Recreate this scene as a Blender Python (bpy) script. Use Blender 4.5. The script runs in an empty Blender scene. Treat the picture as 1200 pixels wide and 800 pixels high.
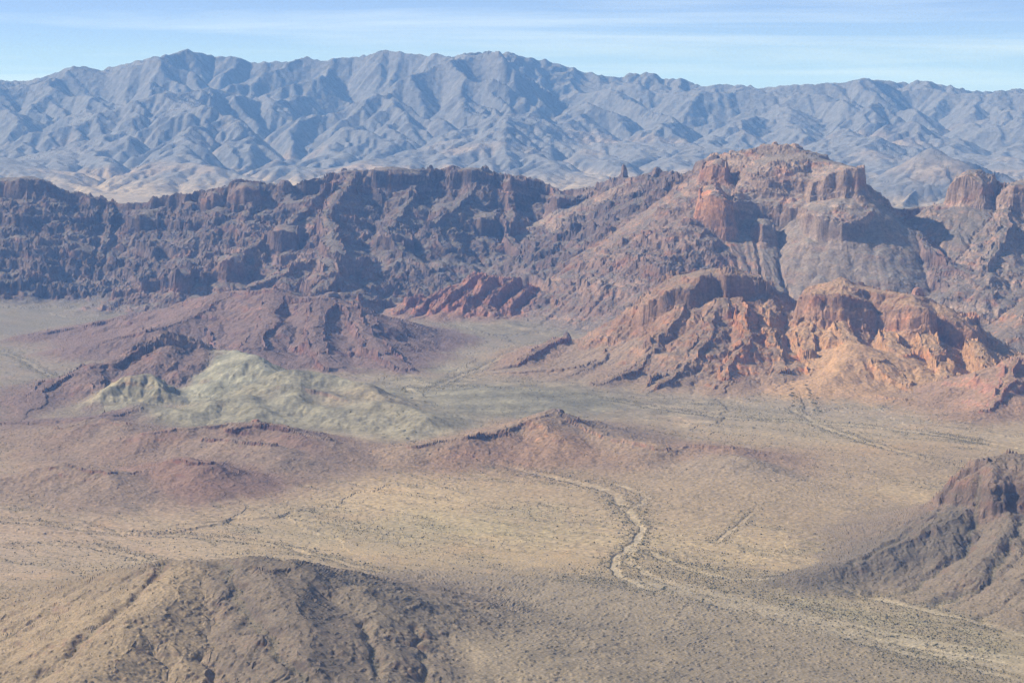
import bpy, math, random
import numpy as np

# ------------------------------------------------------------------ camera, sky, sun, exposure
FPX, HCAM, YH = 2406.0, 600.0, 95.0        # focal length in photo pixels (1200 wide), eye height, row of the level line
scene = bpy.context.scene
C = scene.collection
cam_data = bpy.data.cameras.new('camera')
cam = bpy.data.objects.new('camera', cam_data)
C.objects.link(cam)
cam.location = (0, 0, HCAM)
cam.rotation_euler = (math.radians(90), 0, 0)
cam_data.sensor_width = 36.0
cam_data.lens = 36.0 * FPX / 1200.0
cam_data.shift_y = -(400.0 - YH) / 1200.0
cam_data.clip_start = 1.0
cam_data.clip_end = 200000.0
scene.camera = cam

SUN_EL = math.radians(37.0)
SUN_H = (-0.985, 0.15)                      # horizontal direction towards the sun
sun_data = bpy.data.lights.new('sun', 'SUN')
sun_data.energy = 5.0
sun_data.angle = math.radians(0.55)
sun_data.color = (1.0, 0.95, 0.88)
sun = bpy.data.objects.new('sun', sun_data)
C.objects.link(sun)
n = math.hypot(*SUN_H)
sx, sy, sz = SUN_H[0] / n * math.cos(SUN_EL), SUN_H[1] / n * math.cos(SUN_EL), math.sin(SUN_EL)
sun.rotation_euler = (math.pi / 2 - SUN_EL, 0, math.atan2(sx, -sy))
sun.location = (sx * 3000, sy * 3000, 3000)

world = bpy.data.worlds.new('World')
scene.world = world
world.use_nodes = True
nt = world.node_tree
bg = nt.nodes['Background']
sky = nt.nodes.new('ShaderNodeTexSky')
sky.sky_type = 'NISHITA'
sky.sun_disc = False
sky.sun_elevation = SUN_EL
sky.sun_rotation = math.atan2(sx, sy)
sky.altitude = 2500
sky.air_density = 0.3
sky.dust_density = 0.0
sky.ozone_density = 8.0
# thin cirrus streaks over the whole sky
tc = nt.nodes.new('ShaderNodeTexCoord')
mp = nt.nodes.new('ShaderNodeMapping')
mp.inputs['Scale'].default_value = (1.6, 1.6, 34.0)
mp.inputs['Rotation'].default_value = (0.0, 0.035, 0.3)
nz = nt.nodes.new('ShaderNodeTexNoise')
nz.inputs['Scale'].default_value = 2.3
nz.inputs['Detail'].default_value = 7.0
nz.inputs['Roughness'].default_value = 0.58
nz.inputs['Distortion'].default_value = 0.35
rp = nt.nodes.new('ShaderNodeMapRange')
rp.inputs['From Min'].default_value = 0.47
rp.inputs['From Max'].default_value = 0.78
rp.inputs['To Min'].default_value = 0.16
rp.inputs['To Max'].default_value = 0.42
mx = nt.nodes.new('ShaderNodeMix')
mx.data_type = 'RGBA'
nt.links.new(tc.outputs['Generated'], mp.inputs['Vector'])
nt.links.new(mp.outputs['Vector'], nz.inputs['Vector'])
nt.links.new(nz.outputs['Fac'], rp.inputs['Value'])
nt.links.new(rp.outputs['Result'], mx.inputs['Factor'])
nt.links.new(sky.outputs['Color'], mx.inputs['A'])
mx.inputs['B'].default_value = (8.4, 9.3, 9.5, 1)
nt.links.new(mx.outputs['Result'], bg.inputs['Color'])
bg.inputs['Strength'].default_value = 0.095

scene.view_settings.view_transform = 'Standard'
scene.view_settings.look = 'None'
scene.view_settings.exposure = 0.74
scene.view_settings.gamma = 1.0
scene.view_settings.use_curve_mapping = False
scene.cycles.max_bounces = 4
scene.cycles.diffuse_bounces = 2
scene.cycles.volume_bounces = 0
scene.cycles.use_denoising = True
scene.cycles.denoiser = 'OPENIMAGEDENOISE'
scene.cycles.denoising_input_passes = 'RGB_ALBEDO_NORMAL'
scene.cycles.denoising_prefilter = 'NONE'
scene.cycles.use_adaptive_sampling = False
scene.render.film_transparent = False

# ------------------------------------------------------------------ numpy noise
F = np.float32
rng = np.random.default_rng(7)

def _hash(ix, iy, seed):
    h = (ix.astype(np.uint32) * np.uint32(374761393) + iy.astype(np.uint32) * np.uint32(668265263)
         + np.uint32((seed * 2246822519 + 3266489917) & 0xffffffff))
    h = (h ^ (h >> np.uint32(13))) * np.uint32(1274126177)
    return h ^ (h >> np.uint32(16))

_A = np.arange(256) * (2 * np.pi / 256)
_GX, _GY = np.cos(_A).astype(F), np.sin(_A).astype(F)

def pnoise(x, y, seed=0):
    """gradient noise, about -1..1"""
    x = np.asarray(x, F); y = np.asarray(y, F)
    fx, fy = np.floor(x), np.floor(y)
    ix, iy = fx.astype(np.int32), fy.astype(np.int32)
    tx, ty = x - fx, y - fy
    ux = tx * tx * tx * (tx * (tx * 6 - 15) + 10)
    uy = ty * ty * ty * (ty * (ty * 6 - 15) + 10)
    def g(dx, dy):
        k = (_hash(ix + dx, iy + dy, seed) & np.uint32(255)).astype(np.intp)
        return _GX[k] * (tx - dx) + _GY[k] * (ty - dy)
    a, b, c, d = g(0, 0), g(1, 0), g(0, 1), g(1, 1)
    p = a + ux * (b - a)
    q = c + ux * (d - c)
    return (p + uy * (q - p)) * F(1.5)

def fbm(x, y, octaves, seed=0, gain=0.5, lac=2.03):
    s = 0; a = 1.0; t = 0
    for o in range(octaves):
        s = s + F(a) * pnoise(x, y, seed + o * 17)
        t += a
        a *= gain
        x = x * F(lac) + F(13.7); y = y * F(lac) + F(7.1)
    return s / F(t)

def ridged(x, y, octaves, seed=0, gain=0.5, lac=2.07):
    """sharp crests, 0..1"""
    s = 0; a = 1.0; t = 0; w = 1
    for o in range(octaves):
        r = 1 - np.abs(pnoise(x, y, seed + o * 31))
        r = r * r
        s = s + F(a) * r * w
        w = np.clip(r * 1.6, 0, 1)
        t += a
        a *= gain
        x = x * F(lac) + F(5.3); y = y * F(lac) + F(9.9)
    return s / F(t)

def worley(x, y, seed=0):
    """distance to nearest and second nearest jittered point, and the id of the nearest"""
    fx, fy = np.floor(x), np.floor(y)
    ix, iy = fx.astype(np.int32), fy.astype(np.int32)
    d1 = np.full(x.shape, 9, F); d2 = np.full(x.shape, 9, F); idn = np.zeros(x.shape, np.uint32)
    for dx in (-1, 0, 1):
        for dy in (-1, 0, 1):
            h = _hash(ix + dx, iy + dy, seed)
            px = fx + dx + (h & np.uint32(1023)).astype(F) / F(1024)
            py = fy + dy + ((h >> np.uint32(10)) & np.uint32(1023)).astype(F) / F(1024)
            d = np.sqrt((px - x) ** 2 + (py - y) ** 2)
            near = d < d1
            d2 = np.where(near, d1, np.minimum(d2, d))
            idn = np.where(near, h, idn)
            d1 = np.where(near, d, d1)
    return d1, d2, ((idn >> np.uint32(20)).astype(F) / F(4096))

def sstep(a, b, x):
    t = np.clip((x - a) / (b - a), 0, 1)
    return t * t * (3 - 2 * t)

def gullies(x, y, wl, dirx, diry, seed):
    """stripes of wavelength wl that run down the slope (dirx, diry = unit vector across it)"""
    k = F(1.0 / (wl * 1.35))
    X, Y = x * k, y * k
    fx, fy = np.floor(X), np.floor(Y)
    ix, iy = fx.astype(np.int32), fy.astype(np.int32)
    cs = 0; sn = 0; ws = F(1e-6)
    om = F(2 * np.pi * 1.35)
    for dx in (-1, 0, 1):
        for dy in (-1, 0, 1):
            h = _hash(ix + dx, iy + dy, seed)
            px = fx + dx + (h & np.uint32(1023)).astype(F) / F(1024)
            py = fy + dy + ((h >> np.uint32(10)) & np.uint32(1023)).astype(F) / F(1024)
            vx, vy = X - px, Y - py
            w = np.maximum(F(0), F(1) - (vx * vx + vy * vy) * F(0.62)) ** 2
            ph = (vx * dirx + vy * diry) * om + (h >> np.uint32(22)).astype(F) * F(6.283 / 1024)
            cs = cs + w * np.cos(ph)
            sn = sn + w * np.sin(ph)
            ws = ws + w
    m = np.sqrt(cs * cs + sn * sn) + F(0.15) * ws
    return cs / m, sn / m

# ------------------------------------------------------------------ landforms
def W(px, py, d):
    """a place given by its bearing, dip and distance from the eye point, in world metres"""
    return ((px - 600.0) / FPX * d, d, HCAM - (py - YH) / FPX * d)

FEATURES = []
OBJECTS = ['ground']
OBJ_LABEL = {}

def ob(name, label):
    OBJECTS.append(name); OBJ_LABEL[len(OBJECTS) - 1] = label
    return len(OBJECTS) - 1

def ridge(o, pts, front, back, rock, soil, crag=1.0, gul=1.0, strata=0.5, warp=1.0):
    """pts (px, py, distance) along the crest; front / back = (half width of the top, cliff height, slope below)"""
    P = np.array([W(*p) for p in pts], float)
    FEATURES.append(dict(kind='ridge', o=o, P=P, front=front, back=back, rock=rock, soil=soil, crag=crag, gul=gul, strata=strata, warp=warp))

def plateau(o, pts, cliff, slope, rise, risemax, rock, soil, crag=1.0, gul=1.0, strata=0.5, warp=1.0, wc=None):
    """rim points (px, py, distance) of a flat-topped block, going round it"""
    P = np.array([W(*p) for p in pts], float)
    FEATURES.append(dict(kind='plateau', o=o, P=P, cliff=cliff, slope=slope, rise=rise, risemax=risemax, rock=rock, soil=soil,
                         crag=crag, gul=gul, strata=strata, warp=warp, wc=wc or cliff * 0.22 + 3))

# colours of rock and of the debris between it
DARK = (0.160, 0.124, 0.114); DARKRED = (0.215, 0.152, 0.130); TALUS = (0.195, 0.172, 0.150)
MESA = (0.30, 0.230, 0.187); MTAL = (0.255, 0.222, 0.193)
BROWN = (0.28, 0.182, 0.122); BSOIL = (0.29, 0.215, 0.155)
ORANGE = (0.44, 0.275, 0.150); OSOIL = (0.40, 0.270, 0.165)
RED = (0.31, 0.165, 0.125); RSOIL = (0.25, 0.175, 0.135)
PURP = (0.20, 0.130, 0.118); PSOIL = (0.215, 0.150, 0.130)
GREEN = (0.365, 0.332, 0.222); GSOIL = (0.255, 0.233, 0.17)
FLOORC = (0.43, 0.325, 0.195)

o_ridge = ob('mountain_ridge', 'long dark craggy ridge across the middle with a jagged purple brown crest')
R_ = lambda pts, f, b=(8, 20, 0.75), **k: ridge(o_ridge, pts, f, b, k.pop('rock', DARK), k.pop('soil', TALUS), **k)
# the crest
R_([(-160, 205, 6150), (-60, 213, 6100), (0, 211, 6080), (22, 209, 6050), (45, 209, 6040), (72, 222, 6040), (100, 229, 6040), (130, 236, 6030), (165, 237, 6000), (190, 234, 5980), (240, 223, 5960),
    (290, 216, 5930), (318, 217, 5930), (345, 217, 5930), (375, 209, 5950), (410, 200, 5980), (450, 198, 6000), (490, 199, 6000), (540, 199, 6000), (568, 198, 5990),
    (588, 211, 5980), (605, 209, 5960), (640, 217, 5950), (662, 223, 5930), (700, 217, 5850), (725, 208, 5780), (745, 209, 5700), (772, 199, 5640), (800, 204, 5560), (820, 193, 5500), (842, 183, 5450)],
   (10, 24, 0.53), crag=1.25, strata=0.85)
# spurs coming down towards the valley
R_([(40, 210, 6040), (30, 262, 5860), (50, 310, 5700), (75, 350, 5580)], (10, 11, 0.52), (10, 11, 0.52), crag=0.96, strata=.8)
R_([(-80, 215, 6100), (-60, 300, 5750), (-20, 345, 5580)], (10, 11, 0.52), (10, 11, 0.52), crag=0.96, strata=.8)
R_([(130, 236, 6030), (125, 285, 5800), (110, 325, 5640)], (8, 7, 0.53), (8, 7, 0.53), crag=0.96)
R_([(250, 224, 5960), (246, 258, 5800), (215, 300, 5650)], (8, 16, 0.56), (8, 16, 0.56), rock=DARKRED, crag=0.96)
R_([(292, 216, 5930), (288, 252, 5780), (275, 290, 5650)], (8, 18, 0.56), (8, 18, 0.56), rock=DARKRED, crag=0.96)
R_([(400, 204, 5980), (362, 236, 5800), (326, 270, 5600), (268, 302, 5450), (204, 324, 5370), (136, 341, 5340)], (8, 20, 0.52), (8, 14, 0.52), rock=DARKRED, crag=1.08, strata=.9)
R_([(410, 200, 5980), (385, 248, 5700), (392, 292, 5330), (388, 318, 5170), (372, 340, 5080)], (22, 36, 0.52), (14, 18, 0.52), rock=DARKRED, crag=0.96, strata=.9)
R_([(372, 300, 5350), (330, 318, 5250), (268, 345, 5150)], (10, 14, 0.47), (10, 9, 0.47), rock=DARKRED, crag=0.96)
R_([(495, 200, 6000), (478, 235, 5820), (452, 270, 5600), (470, 292, 5450), (508, 314, 5350)], (8, 16, 0.52), (8, 11, 0.52), crag=1.00)
R_([(560, 198, 5990), (545, 232, 5820), (505, 262, 5640), (520, 290, 5520)], (10, 16, 0.52), (10, 11, 0.52), crag=1.00)
R_([(598, 208, 5960), (600, 240, 5800), (596, 272, 5640), (612, 300, 5520)], (10, 27, 0.53), (8, 27, 0.53), rock=DARKRED, crag=0.88, strata=.9)
R_([(650, 219, 5940), (662, 246, 5760), (648, 290, 5580), (640, 305, 5500)], (8, 20, 0.52), (8, 14, 0.52), rock=DARKRED, crag=0.96)
R_([(702, 217, 5840), (697, 255, 5650), (684, 304, 5430)], (8, 20, 0.50), (8, 18, 0.50), rock=DARKRED, crag=0.88)
R_([(745, 209, 5700), (748, 255, 5480), (735, 300, 5280)], (10, 7, 0.45), (10, 7, 0.45), rock=MESA, soil=MTAL, crag=.8)

# solid cliff blocks along the ridge
for pts, c, rk in (
        ([(370, 304, 5330), (385, 294, 5290), (402, 297, 5265), (416, 306, 5280), (422, 300, 5400), (404, 284, 5520), (374, 290, 5460)], 105, DARKRED),
        ([(352, 330, 5180), (372, 324, 5140), (396, 330, 5130), (402, 324, 5200), (372, 316, 5240)], 55, DARKRED),
        ([(-20, 216, 6040), (0, 213, 6020), (25, 209, 6000), (48, 210, 6000), (66, 219, 6030), (60, 212, 6090), (-10, 211, 6110)], 70, DARK),
        ([(588, 215, 5920), (599, 208, 5895), (614, 212, 5910), (620, 211, 5980), (592, 207, 5990)], 105, DARKRED),
        ([(270, 228, 5870), (285, 217, 5860), (301, 221, 5870), (306, 216, 5940), (278, 214, 5950)], 85, DARKRED),
        ([(240, 234, 5880), (251, 225, 5865), (262, 230, 5880), (262, 224, 5950), (245, 223, 5950)], 70, DARKRED),
        ([(425, 206, 5940), (445, 201, 5925), (470, 200, 5920), (500, 207, 5930), (505, 202, 6010), (440, 198, 6020)], 70, DARK),
        ([(528, 206, 5930), (552, 199, 5920), (576, 206, 5930), (578, 202, 6010), (532, 199, 6010)], 80, DARK),
        ([(642, 240, 5800), (657, 232, 5775), (673, 239, 5785), (677, 230, 5870), (648, 228, 5880)], 85, DARKRED),
        ([(687, 254, 5650), (699, 246, 5625), (711, 253, 5645), (712, 240, 5730), (692, 240, 5740)], 85, DARKRED),
        ([(442, 286, 5540), (460, 277, 5515), (480, 285, 5525), (484, 277, 5620), (450, 273, 5640)], 60, DARKRED),
        ([(192, 330, 5340), (206, 321, 5320), (222, 324, 5330), (222, 316, 5400), (200, 316, 5410)], 42, DARKRED),
        ([(250, 312, 5400), (266, 302, 5380), (284, 306, 5390), (286, 297, 5470), (258, 297, 5480)], 50, DARKRED),
        ([(312, 282, 5560), (328, 270, 5530), (344, 276, 5540), (346, 264, 5640), (320, 264, 5650)], 60, DARKRED),
        ([(70, 300, 5740), (88, 292, 5720), (108, 298, 5730), (110, 286, 5820), (76, 286, 5830)], 50, DARK),
        ([(150, 262, 5880), (166, 252, 5860), (184, 258, 5870), (186, 246, 5950), (156, 246, 5960)], 55, DARK),
        ([(505, 252, 5760), (520, 244, 5740), (538, 250, 5750), (540, 238, 5840), (512, 238, 5850)], 60, DARK),
        ([(555, 262, 5700), (568, 254, 5680), (582, 260, 5690), (584, 248, 5780), (560, 248, 5790)], 55, DARK)):
    plateau(o_ridge, pts, c, .60, .22, 16, rk, TALUS, crag=.95, gul=.9, strata=.8, warp=.7)

o_mesa = ob('mesa_mountain', 'high tan mountain with tiered cliffs and a sheer shadowed prow above grey talus')
# body of the mountain
ridge(o_mesa, [(842, 182, 5500), (880, 174, 5460), (905, 169, 5420), (930, 171, 5400), (958, 181, 5370), (985, 194, 5340)],
      (20, 0, 0.85), (25, 30, 0.9), MESA, MTAL, crag=.95, gul=.6, strata=.45)
ridge(o_mesa, [(840, 192, 5450), (828, 216, 5290), (812, 252, 5150), (780, 302, 4990), (735, 345, 4900)], (18, 0, 0.58), (18, 0, 0.62), (0.25, 0.18, 0.145), (0.205, 0.175, 0.152), crag=1.0, gul=1.1, strata=.7)
# lower tier: a bowl between two buttresses
plateau(o_mesa, [(857, 240, 5100), (862, 240, 5150), (884, 238, 5165), (905, 241, 5160), (922, 246, 5150), (940, 244, 5140), (948, 246, 5080), (962, 257, 5030), (985, 262, 5010), (1005, 257, 5020), (1020, 246, 5080), (1024, 240, 5180),
                 (1010, 225, 5300), (930, 205, 5320), (870, 215, 5280)], 95, .60, .30, 40, MESA, MTAL, crag=1.0, gul=.3, strata=.8, warp=.9)
plateau(o_mesa, [(880, 263, 5100), (893, 262, 5070), (907, 268, 5075), (905, 258, 5130), (885, 256, 5140)], 40, .62, .2, 10, MESA, MTAL, crag=.7, strata=.5, warp=.35)
# upper tier and prow
plateau(o_mesa, [(862, 228, 5240), (880, 222, 5225), (900, 214, 5225), (922, 210, 5235), (945, 213, 5225), (956, 214, 5165), (985, 203, 5135), (1006, 199, 5140), (1011, 200, 5190), (1000, 196, 5320), (940, 180, 5370), (870, 190, 5370)],
        56, .72, .40, 60, MESA, MTAL, crag=1.0, gul=.3, strata=.8, warp=.8)
# crags on the left flank
for pts, c in (([(740, 268, 5360), (752, 258, 5335), (768, 264, 5345), (772, 250, 5420), (748, 250, 5430)], 42), ([(764, 238, 5470), (776, 230, 5450), (790, 236, 5455), (792, 224, 5530), (770, 224, 5540)], 38),
               ([(778, 284, 5120), (792, 272, 5090), (806, 279, 5100), (808, 262, 5190), (784, 262, 5200)], 40), ([(756, 312, 5020), (772, 301, 4995), (787, 308, 5000), (788, 294, 5080), (762, 294, 5090)], 34),
               ([(798, 234, 5330), (812, 221, 5300), (824, 228, 5310), (826, 213, 5400), (803, 213, 5410)], 46), ([(722, 322, 5040), (736, 312, 5015), (750, 318, 5020), (750, 305, 5090), (728, 305, 5100)], 26)):
    plateau(o_mesa, pts, c, .58, .3, 12, MESA, MTAL, crag=1.0, gul=.4, strata=.8, warp=.9)
# buttress of bright rock
plateau(o_mesa, [(818, 236, 5130), (832, 226, 5110), (850, 232, 5085), (857, 240, 5090), (857, 236, 5160), (842, 215, 5240), (822, 218, 5220)], 95, .55, .35, 25, (0.40, 0.235, 0.150), MTAL, crag=.9, gul=.9, strata=.5, warp=.5)
plateau(o_mesa, [(820, 200, 5330), (836, 192, 5310), (850, 196, 5300), (852, 188, 5380), (826, 190, 5420)], 36, .6, .3, 14, (0.36, 0.22, 0.15), MTAL, crag=.9, strata=.6, warp=.5)
# right shoulder
ridge(o_mesa, [(1032, 250, 5190), (1052, 258, 5150), (1078, 276, 5080), (1105, 302, 4960), (1150, 335, 4800)], (10, 12, 0.56), (12, 10, 0.6), DARKRED, TALUS, crag=.9, strata=.6)
ridge(o_mesa, [(1045, 246, 5300), (1075, 243, 5400), (1100, 240, 5420)], (10, 15, 0.52), (10, 10, 0.6), DARKRED, TALUS, crag=1)

o_butte = ob('butte', 'blocky reddish brown butte at the right edge beside a deep saddle')
ridge(o_butte, [(1060, 262, 5300), (1100, 238, 5330), (1122, 224, 5320), (1180, 215, 5330), (1300, 230, 5300), (1420, 250, 5300)], (15, 10, 0.5), (15, 20, 0.6), MESA, TALUS, crag=1, strata=.5)
plateau(o_butte, [(1112, 214, 5290), (1130, 206, 5260), (1150, 214, 5235), (1163, 218, 5265), (1166, 205, 5330), (1150, 198, 5360), (1128, 201, 5360)], 62, .5, .25, 16, MESA, TALUS, crag=1.0, strata=.7, warp=.6)
plateau(o_butte, [(1170, 226, 5230), (1190, 218, 5200), (1230, 226, 5190), (1300, 230, 5240), (1290, 215, 5340), (1190, 212, 5330)], 62, .5, .25, 16, MESA, TALUS, crag=1.0, strata=.7, warp=.6)
ridge(o_butte, [(1180, 240, 5200), (1170, 282, 5000), (1150, 310, 4880)], (14, 12, 0.45), (14, 12, .45), MESA, TALUS, crag=1, strata=.5)
ridge(o_butte, [(1260, 260, 5100), (1250, 320, 4800), (1200, 372, 4560)], (14, 4, 0.4), (14, 4, .4), BROWN, TALUS, crag=.7, strata=.4)

o_fins = ob('rock_outcrop', 'low red outcrop of tilted rock fins in the middle of the basin')
for pts, c in (([(462, 366, 5045), (478, 352, 5085), (492, 346, 5135)], 26), ([(488, 362, 5035), (500, 352, 5085), (520, 338, 5135), (536, 332, 5165)], 40),
            ([(508, 362, 5025), (530, 340, 5085), (553, 324, 5135), (562, 321, 5165)], 55), ([(548, 352, 5045), (566, 330, 5095), (574, 323, 5145)], 45),
            ([(560, 366, 5025), (576, 346, 5065), (592, 331, 5115), (604, 327, 5145)], 50), ([(590, 366, 5025), (604, 348, 5055), (618, 338, 5085), (626, 346, 5115)], 45),
            ([(620, 370, 5015), (630, 352, 5055), (638, 344, 5105)], 38), ([(644, 372, 5015), (651, 361, 5045), (656, 358, 5075)], 22), ([(640, 374, 4995), (655, 356, 5045), (664, 352, 5085)], 32), ([(656, 376, 4985), (669, 365, 5025)], 24), ([(600, 352, 5065), (618, 334, 5135), (632, 338, 5165), (648, 352, 5145)], 30), ([(520, 340, 5145), (566, 321, 5175), (606, 328, 5165)], 30)):
    ridge(o_fins, pts, (8, c * .85, 0.62), (8, c * .35, 0.5), RED, RSOIL, crag=1.0, gul=.7, strata=.5, warp=.6)
ridge(o_fins, [(640, 366, 5140), (665, 364, 5160), (690, 366, 5200)], (4, 8, .5), (4, 8, .5), DARKRED, TALUS, crag=.8)
ridge(o_fins, [(700, 380, 5020), (720, 372, 5080), (690, 350, 5300)], (4, 4, .35), (4, 4, .35), DARKRED, TALUS, crag=.8)

o_purp = ob('hill', 'broad purple brown hill below the dark ridge with knobby outcrops')
ridge(o_purp, [(180, 372, 4850), (225, 350, 4830), (270, 342, 4760), (320, 338, 4700), (352, 348, 4660), (380, 346, 4640), (410, 358, 4600), (440, 378, 4520)], (25, 8, 0.36), (20, 10, 0.5), PURP, PSOIL, crag=.5, gul=.9, strata=.5)
ridge(o_purp, [(320, 340, 4700), (312, 375, 4500), (300, 405, 4330)], (20, 6, 0.35), (20, 6, 0.35), PURP, PSOIL, crag=.5, strata=.5)
ridge(o_purp, [(380, 346, 4640), (368, 380, 4470), (372, 410, 4300), (390, 432, 4200)], (20, 16, 0.4), (20, 6, 0.35), PURP, PSOIL, crag=.5, strata=.5)
ridge(o_purp, [(410, 358, 4600), (428, 392, 4420), (446, 412, 4300), (470, 432, 4200)], (14, 18, 0.42), (20, 8, 0.4), PURP, PSOIL, crag=.7, strata=.6)
ridge(o_purp, [(270, 342, 4760), (225, 368, 4600), (190, 382, 4520), (120, 398, 4480)], (14, 4, 0.3), (14, 4, 0.35), PURP, PSOIL, crag=.45, strata=.4)

ridge(o_purp, [(40, 392, 4750), (100, 380, 4800), (160, 366, 4850), (190, 362, 4860)], (16, 6, 0.26), (14, 6, 0.35), PURP, PSOIL, crag=.55, strata=.45)
ridge(o_purp, [(225, 350, 4830), (250, 380, 4560), (262, 408, 4380)], (18, 8, 0.3), (18, 6, 0.3), PURP, PSOIL, crag=.55, strata=.5)

o_left = ob('hill', 'dark rust ridge with small spires sloping down to the left beside pale mounds')
ridge(o_left, [(-60, 520, 3600), (0, 492, 3720), (40, 462, 3800), (70, 445, 3860), (110, 428, 3920), (150, 414, 3980), (190, 398, 4020), (225, 399, 4040), (235, 408, 4060)], (12, 9, 0.36), (12, 8, 0.45), DARKRED, PSOIL, crag=.9, strata=.4)
ridge(o_left, [(180, 397, 4030), (205, 390, 4035), (230, 396, 4045)], (3, 16, 0.5), (3, 12, 0.5), DARK, PSOIL, crag=1.0, warp=.3)

ridge(o_left, [(-80, 480, 3700), (0, 500, 3560), (70, 494, 3540), (130, 486, 3540), (160, 476, 3600)], (16, 6, 0.22), (16, 6, 0.3), DARKRED, PSOIL, crag=.7, strata=.4)
ridge(o_left, [(110, 430, 3920), (120, 462, 3760), (100, 490, 3600)], (10, 8, 0.33), (10, 6, 0.33), DARKRED, PSOIL, crag=.8, strata=.4)
ridge(o_left, [(45, 460, 3800), (30, 490, 3640), (10, 520, 3480)], (12, 6, 0.28), (12, 6, 0.28), DARKRED, PSOIL, crag=.7, strata=.4)

o_green = ob('badland_mounds', 'pale green and yellow clay mounds below the purple hill')
G_ = lambda pts, w, s, c=GREEN, **k: ridge(o_green, pts, (w * .8, 0, s * 1.08), (w * .8, 0, s * 1.15), c, k.pop('soil', tuple(.35 * a + .65 * b for a, b in zip(c, GSOIL))), crag=k.pop('crag', .06), gul=k.pop('gul', 1.4), strata=.05)
G_([(120, 462, 3710), (150, 440, 3770), (172, 436, 3790), (190, 452, 3740)], 6, .55, crag=.5)
G_([(150, 470, 3630), (185, 478, 3590), (225, 484, 3550)], 8, .35)
G_([(235, 410, 4050), (270, 410, 4010), (300, 418, 3850), (318, 440, 3770)], 10, .45, (0.36, 0.36, 0.27))
G_([(300, 452, 3720), (335, 436, 3750), (352, 434, 3750), (385, 440, 3730), (420, 450, 3690)], 14, .36)
G_([(352, 434, 3750), (345, 462, 3630), (325, 478, 3570)], 12, .33)
G_([(420, 450, 3690), (440, 462, 3630), (452, 478, 3560)], 12, .33, (0.47, 0.35, 0.21))
G_([(330, 470, 3620), (360, 474, 3580), (410, 482, 3540), (440, 492, 3500)], 12, .30)
G_([(395, 460, 3670), (400, 470, 3610)], 10, .34, (0.46, 0.33, 0.2))
G_([(520, 470, 3790), (570, 460, 3820), (610, 462, 3790)], 20, .14, (0.26, 0.235, 0.165))
G_([(575, 388, 5000), (590, 382, 4960), (600, 392, 4880)], 10, .30, (0.36, 0.31, 0.2))
G_([(440, 470, 3560), (475, 476, 3520), (495, 490, 3440)], 12, .3, (0.34, 0.29, 0.19))
G_([(250, 470, 3600), (285, 462, 3640), (300, 480, 3540)], 10, .34)
ridge(o_green, [(300, 462, 3680), (330, 452, 3680), (360, 454, 3665), (400, 464, 3625), (440, 476, 3580)], (3, 6, .33), (3, 0, .3), DARKRED, GSOIL, crag=.5, strata=.1)

o_low = ob('hill', 'low rust red hill with small outcrops on the valley floor under pale mounds')
for pts, s in (([(150, 512, 3280), (190, 504, 3290), (240, 498, 3310), (300, 493, 3330), (330, 498, 3310), (380, 512, 3250)], .30), ([(70, 500, 3390), (110, 490, 3410), (150, 496, 3370)], .25),
               ([(40, 548, 3010), (80, 542, 3010), (130, 552, 2970), (200, 556, 3050)], .28), ([(240, 512, 3250), (270, 514, 3220), (320, 520, 3180)], .30)):
    ridge(o_low, pts, (6, 3, s), (6, 3, s * 1.2), (0.22, 0.125, 0.095), (0.30, 0.228, 0.165), crag=.5, gul=.8, strata=.3)

for pts, c in (([(268, 502, 3295), (300, 494, 3320), (335, 500, 3300)], 9), ([(180, 506, 3280), (205, 502, 3290)], 7), ([(335, 508, 3260), (352, 510, 3250)], 6), ([(210, 535, 3050), (235, 540, 3020)], 5), ([(100, 500, 3370), (125, 494, 3390)], 8)):
    ridge(o_low, pts, (8, c * .5, .34), (8, c * .3, .34), (0.20, 0.105, 0.08), (0.27, 0.175, 0.13), crag=.45, gul=.8, strata=.4, warp=1.2)

o_mid = ob('hill', 'low orange brown mound with a small dark rocky top in the middle of the valley')
ridge(o_mid, [(480, 522, 3220), (540, 512, 3260), (590, 500, 3300), (625, 488, 3340), (652, 481, 3370), (680, 496, 3340), (720, 512, 3260), (770, 522, 3190)], (8, 3, .36), (8, 3, .3), (0.26, 0.165, 0.115), (0.33, 0.245, 0.165), crag=.5, gul=1.0, strata=.3)
ridge(o_mid, [(638, 484, 3365), (655, 480, 3370), (672, 490, 3350)], (6, 7, .35), (6, 5, .35), (0.12, 0.1, 0.09), (0.2, .15, .12), crag=.45, warp=.8)
ridge(o_mid, [(625, 490, 3340), (645, 503, 3280), (655, 515, 3230)], (6, 1, .34), (6, 1, .34), (0.36, 0.2, 0.12), (0.34, 0.225, 0.145), crag=.35, gul=1)
ridge(o_mid, [(548, 512, 3250), (570, 508, 3270), (590, 506, 3270)], (6, 5, .3), (6, 4, .3), (0.17, 0.11, 0.09), (0.32, .2, .13), crag=1.1, warp=.4)
ridge(o_mid, [(760, 520, 3220), (790, 521, 3210), (820, 522, 3200), (850, 524, 3180)], (9, 5, .25), (9, 3, .25), (0.22, 0.13, 0.1), (0.33, 0.22, 0.15), crag=.35, warp=1.4)
ridge(o_mid, [(862, 534, 3110), (900, 546, 3170), (940, 560, 3180)], (12, 0, .26), (12, 0, .26), (0.24, 0.21, 0.18), (0.34, 0.26, 0.18), crag=.15)
ridge(o_mid, [(868, 566, 2990), (920, 560, 3120), (1000, 552, 3150), (1080, 548, 3160)], (25, 0, .08), (25, 0, .08), (0.36, 0.25, 0.16), (0.37, 0.28, 0.18), crag=.12, gul=1)

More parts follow.
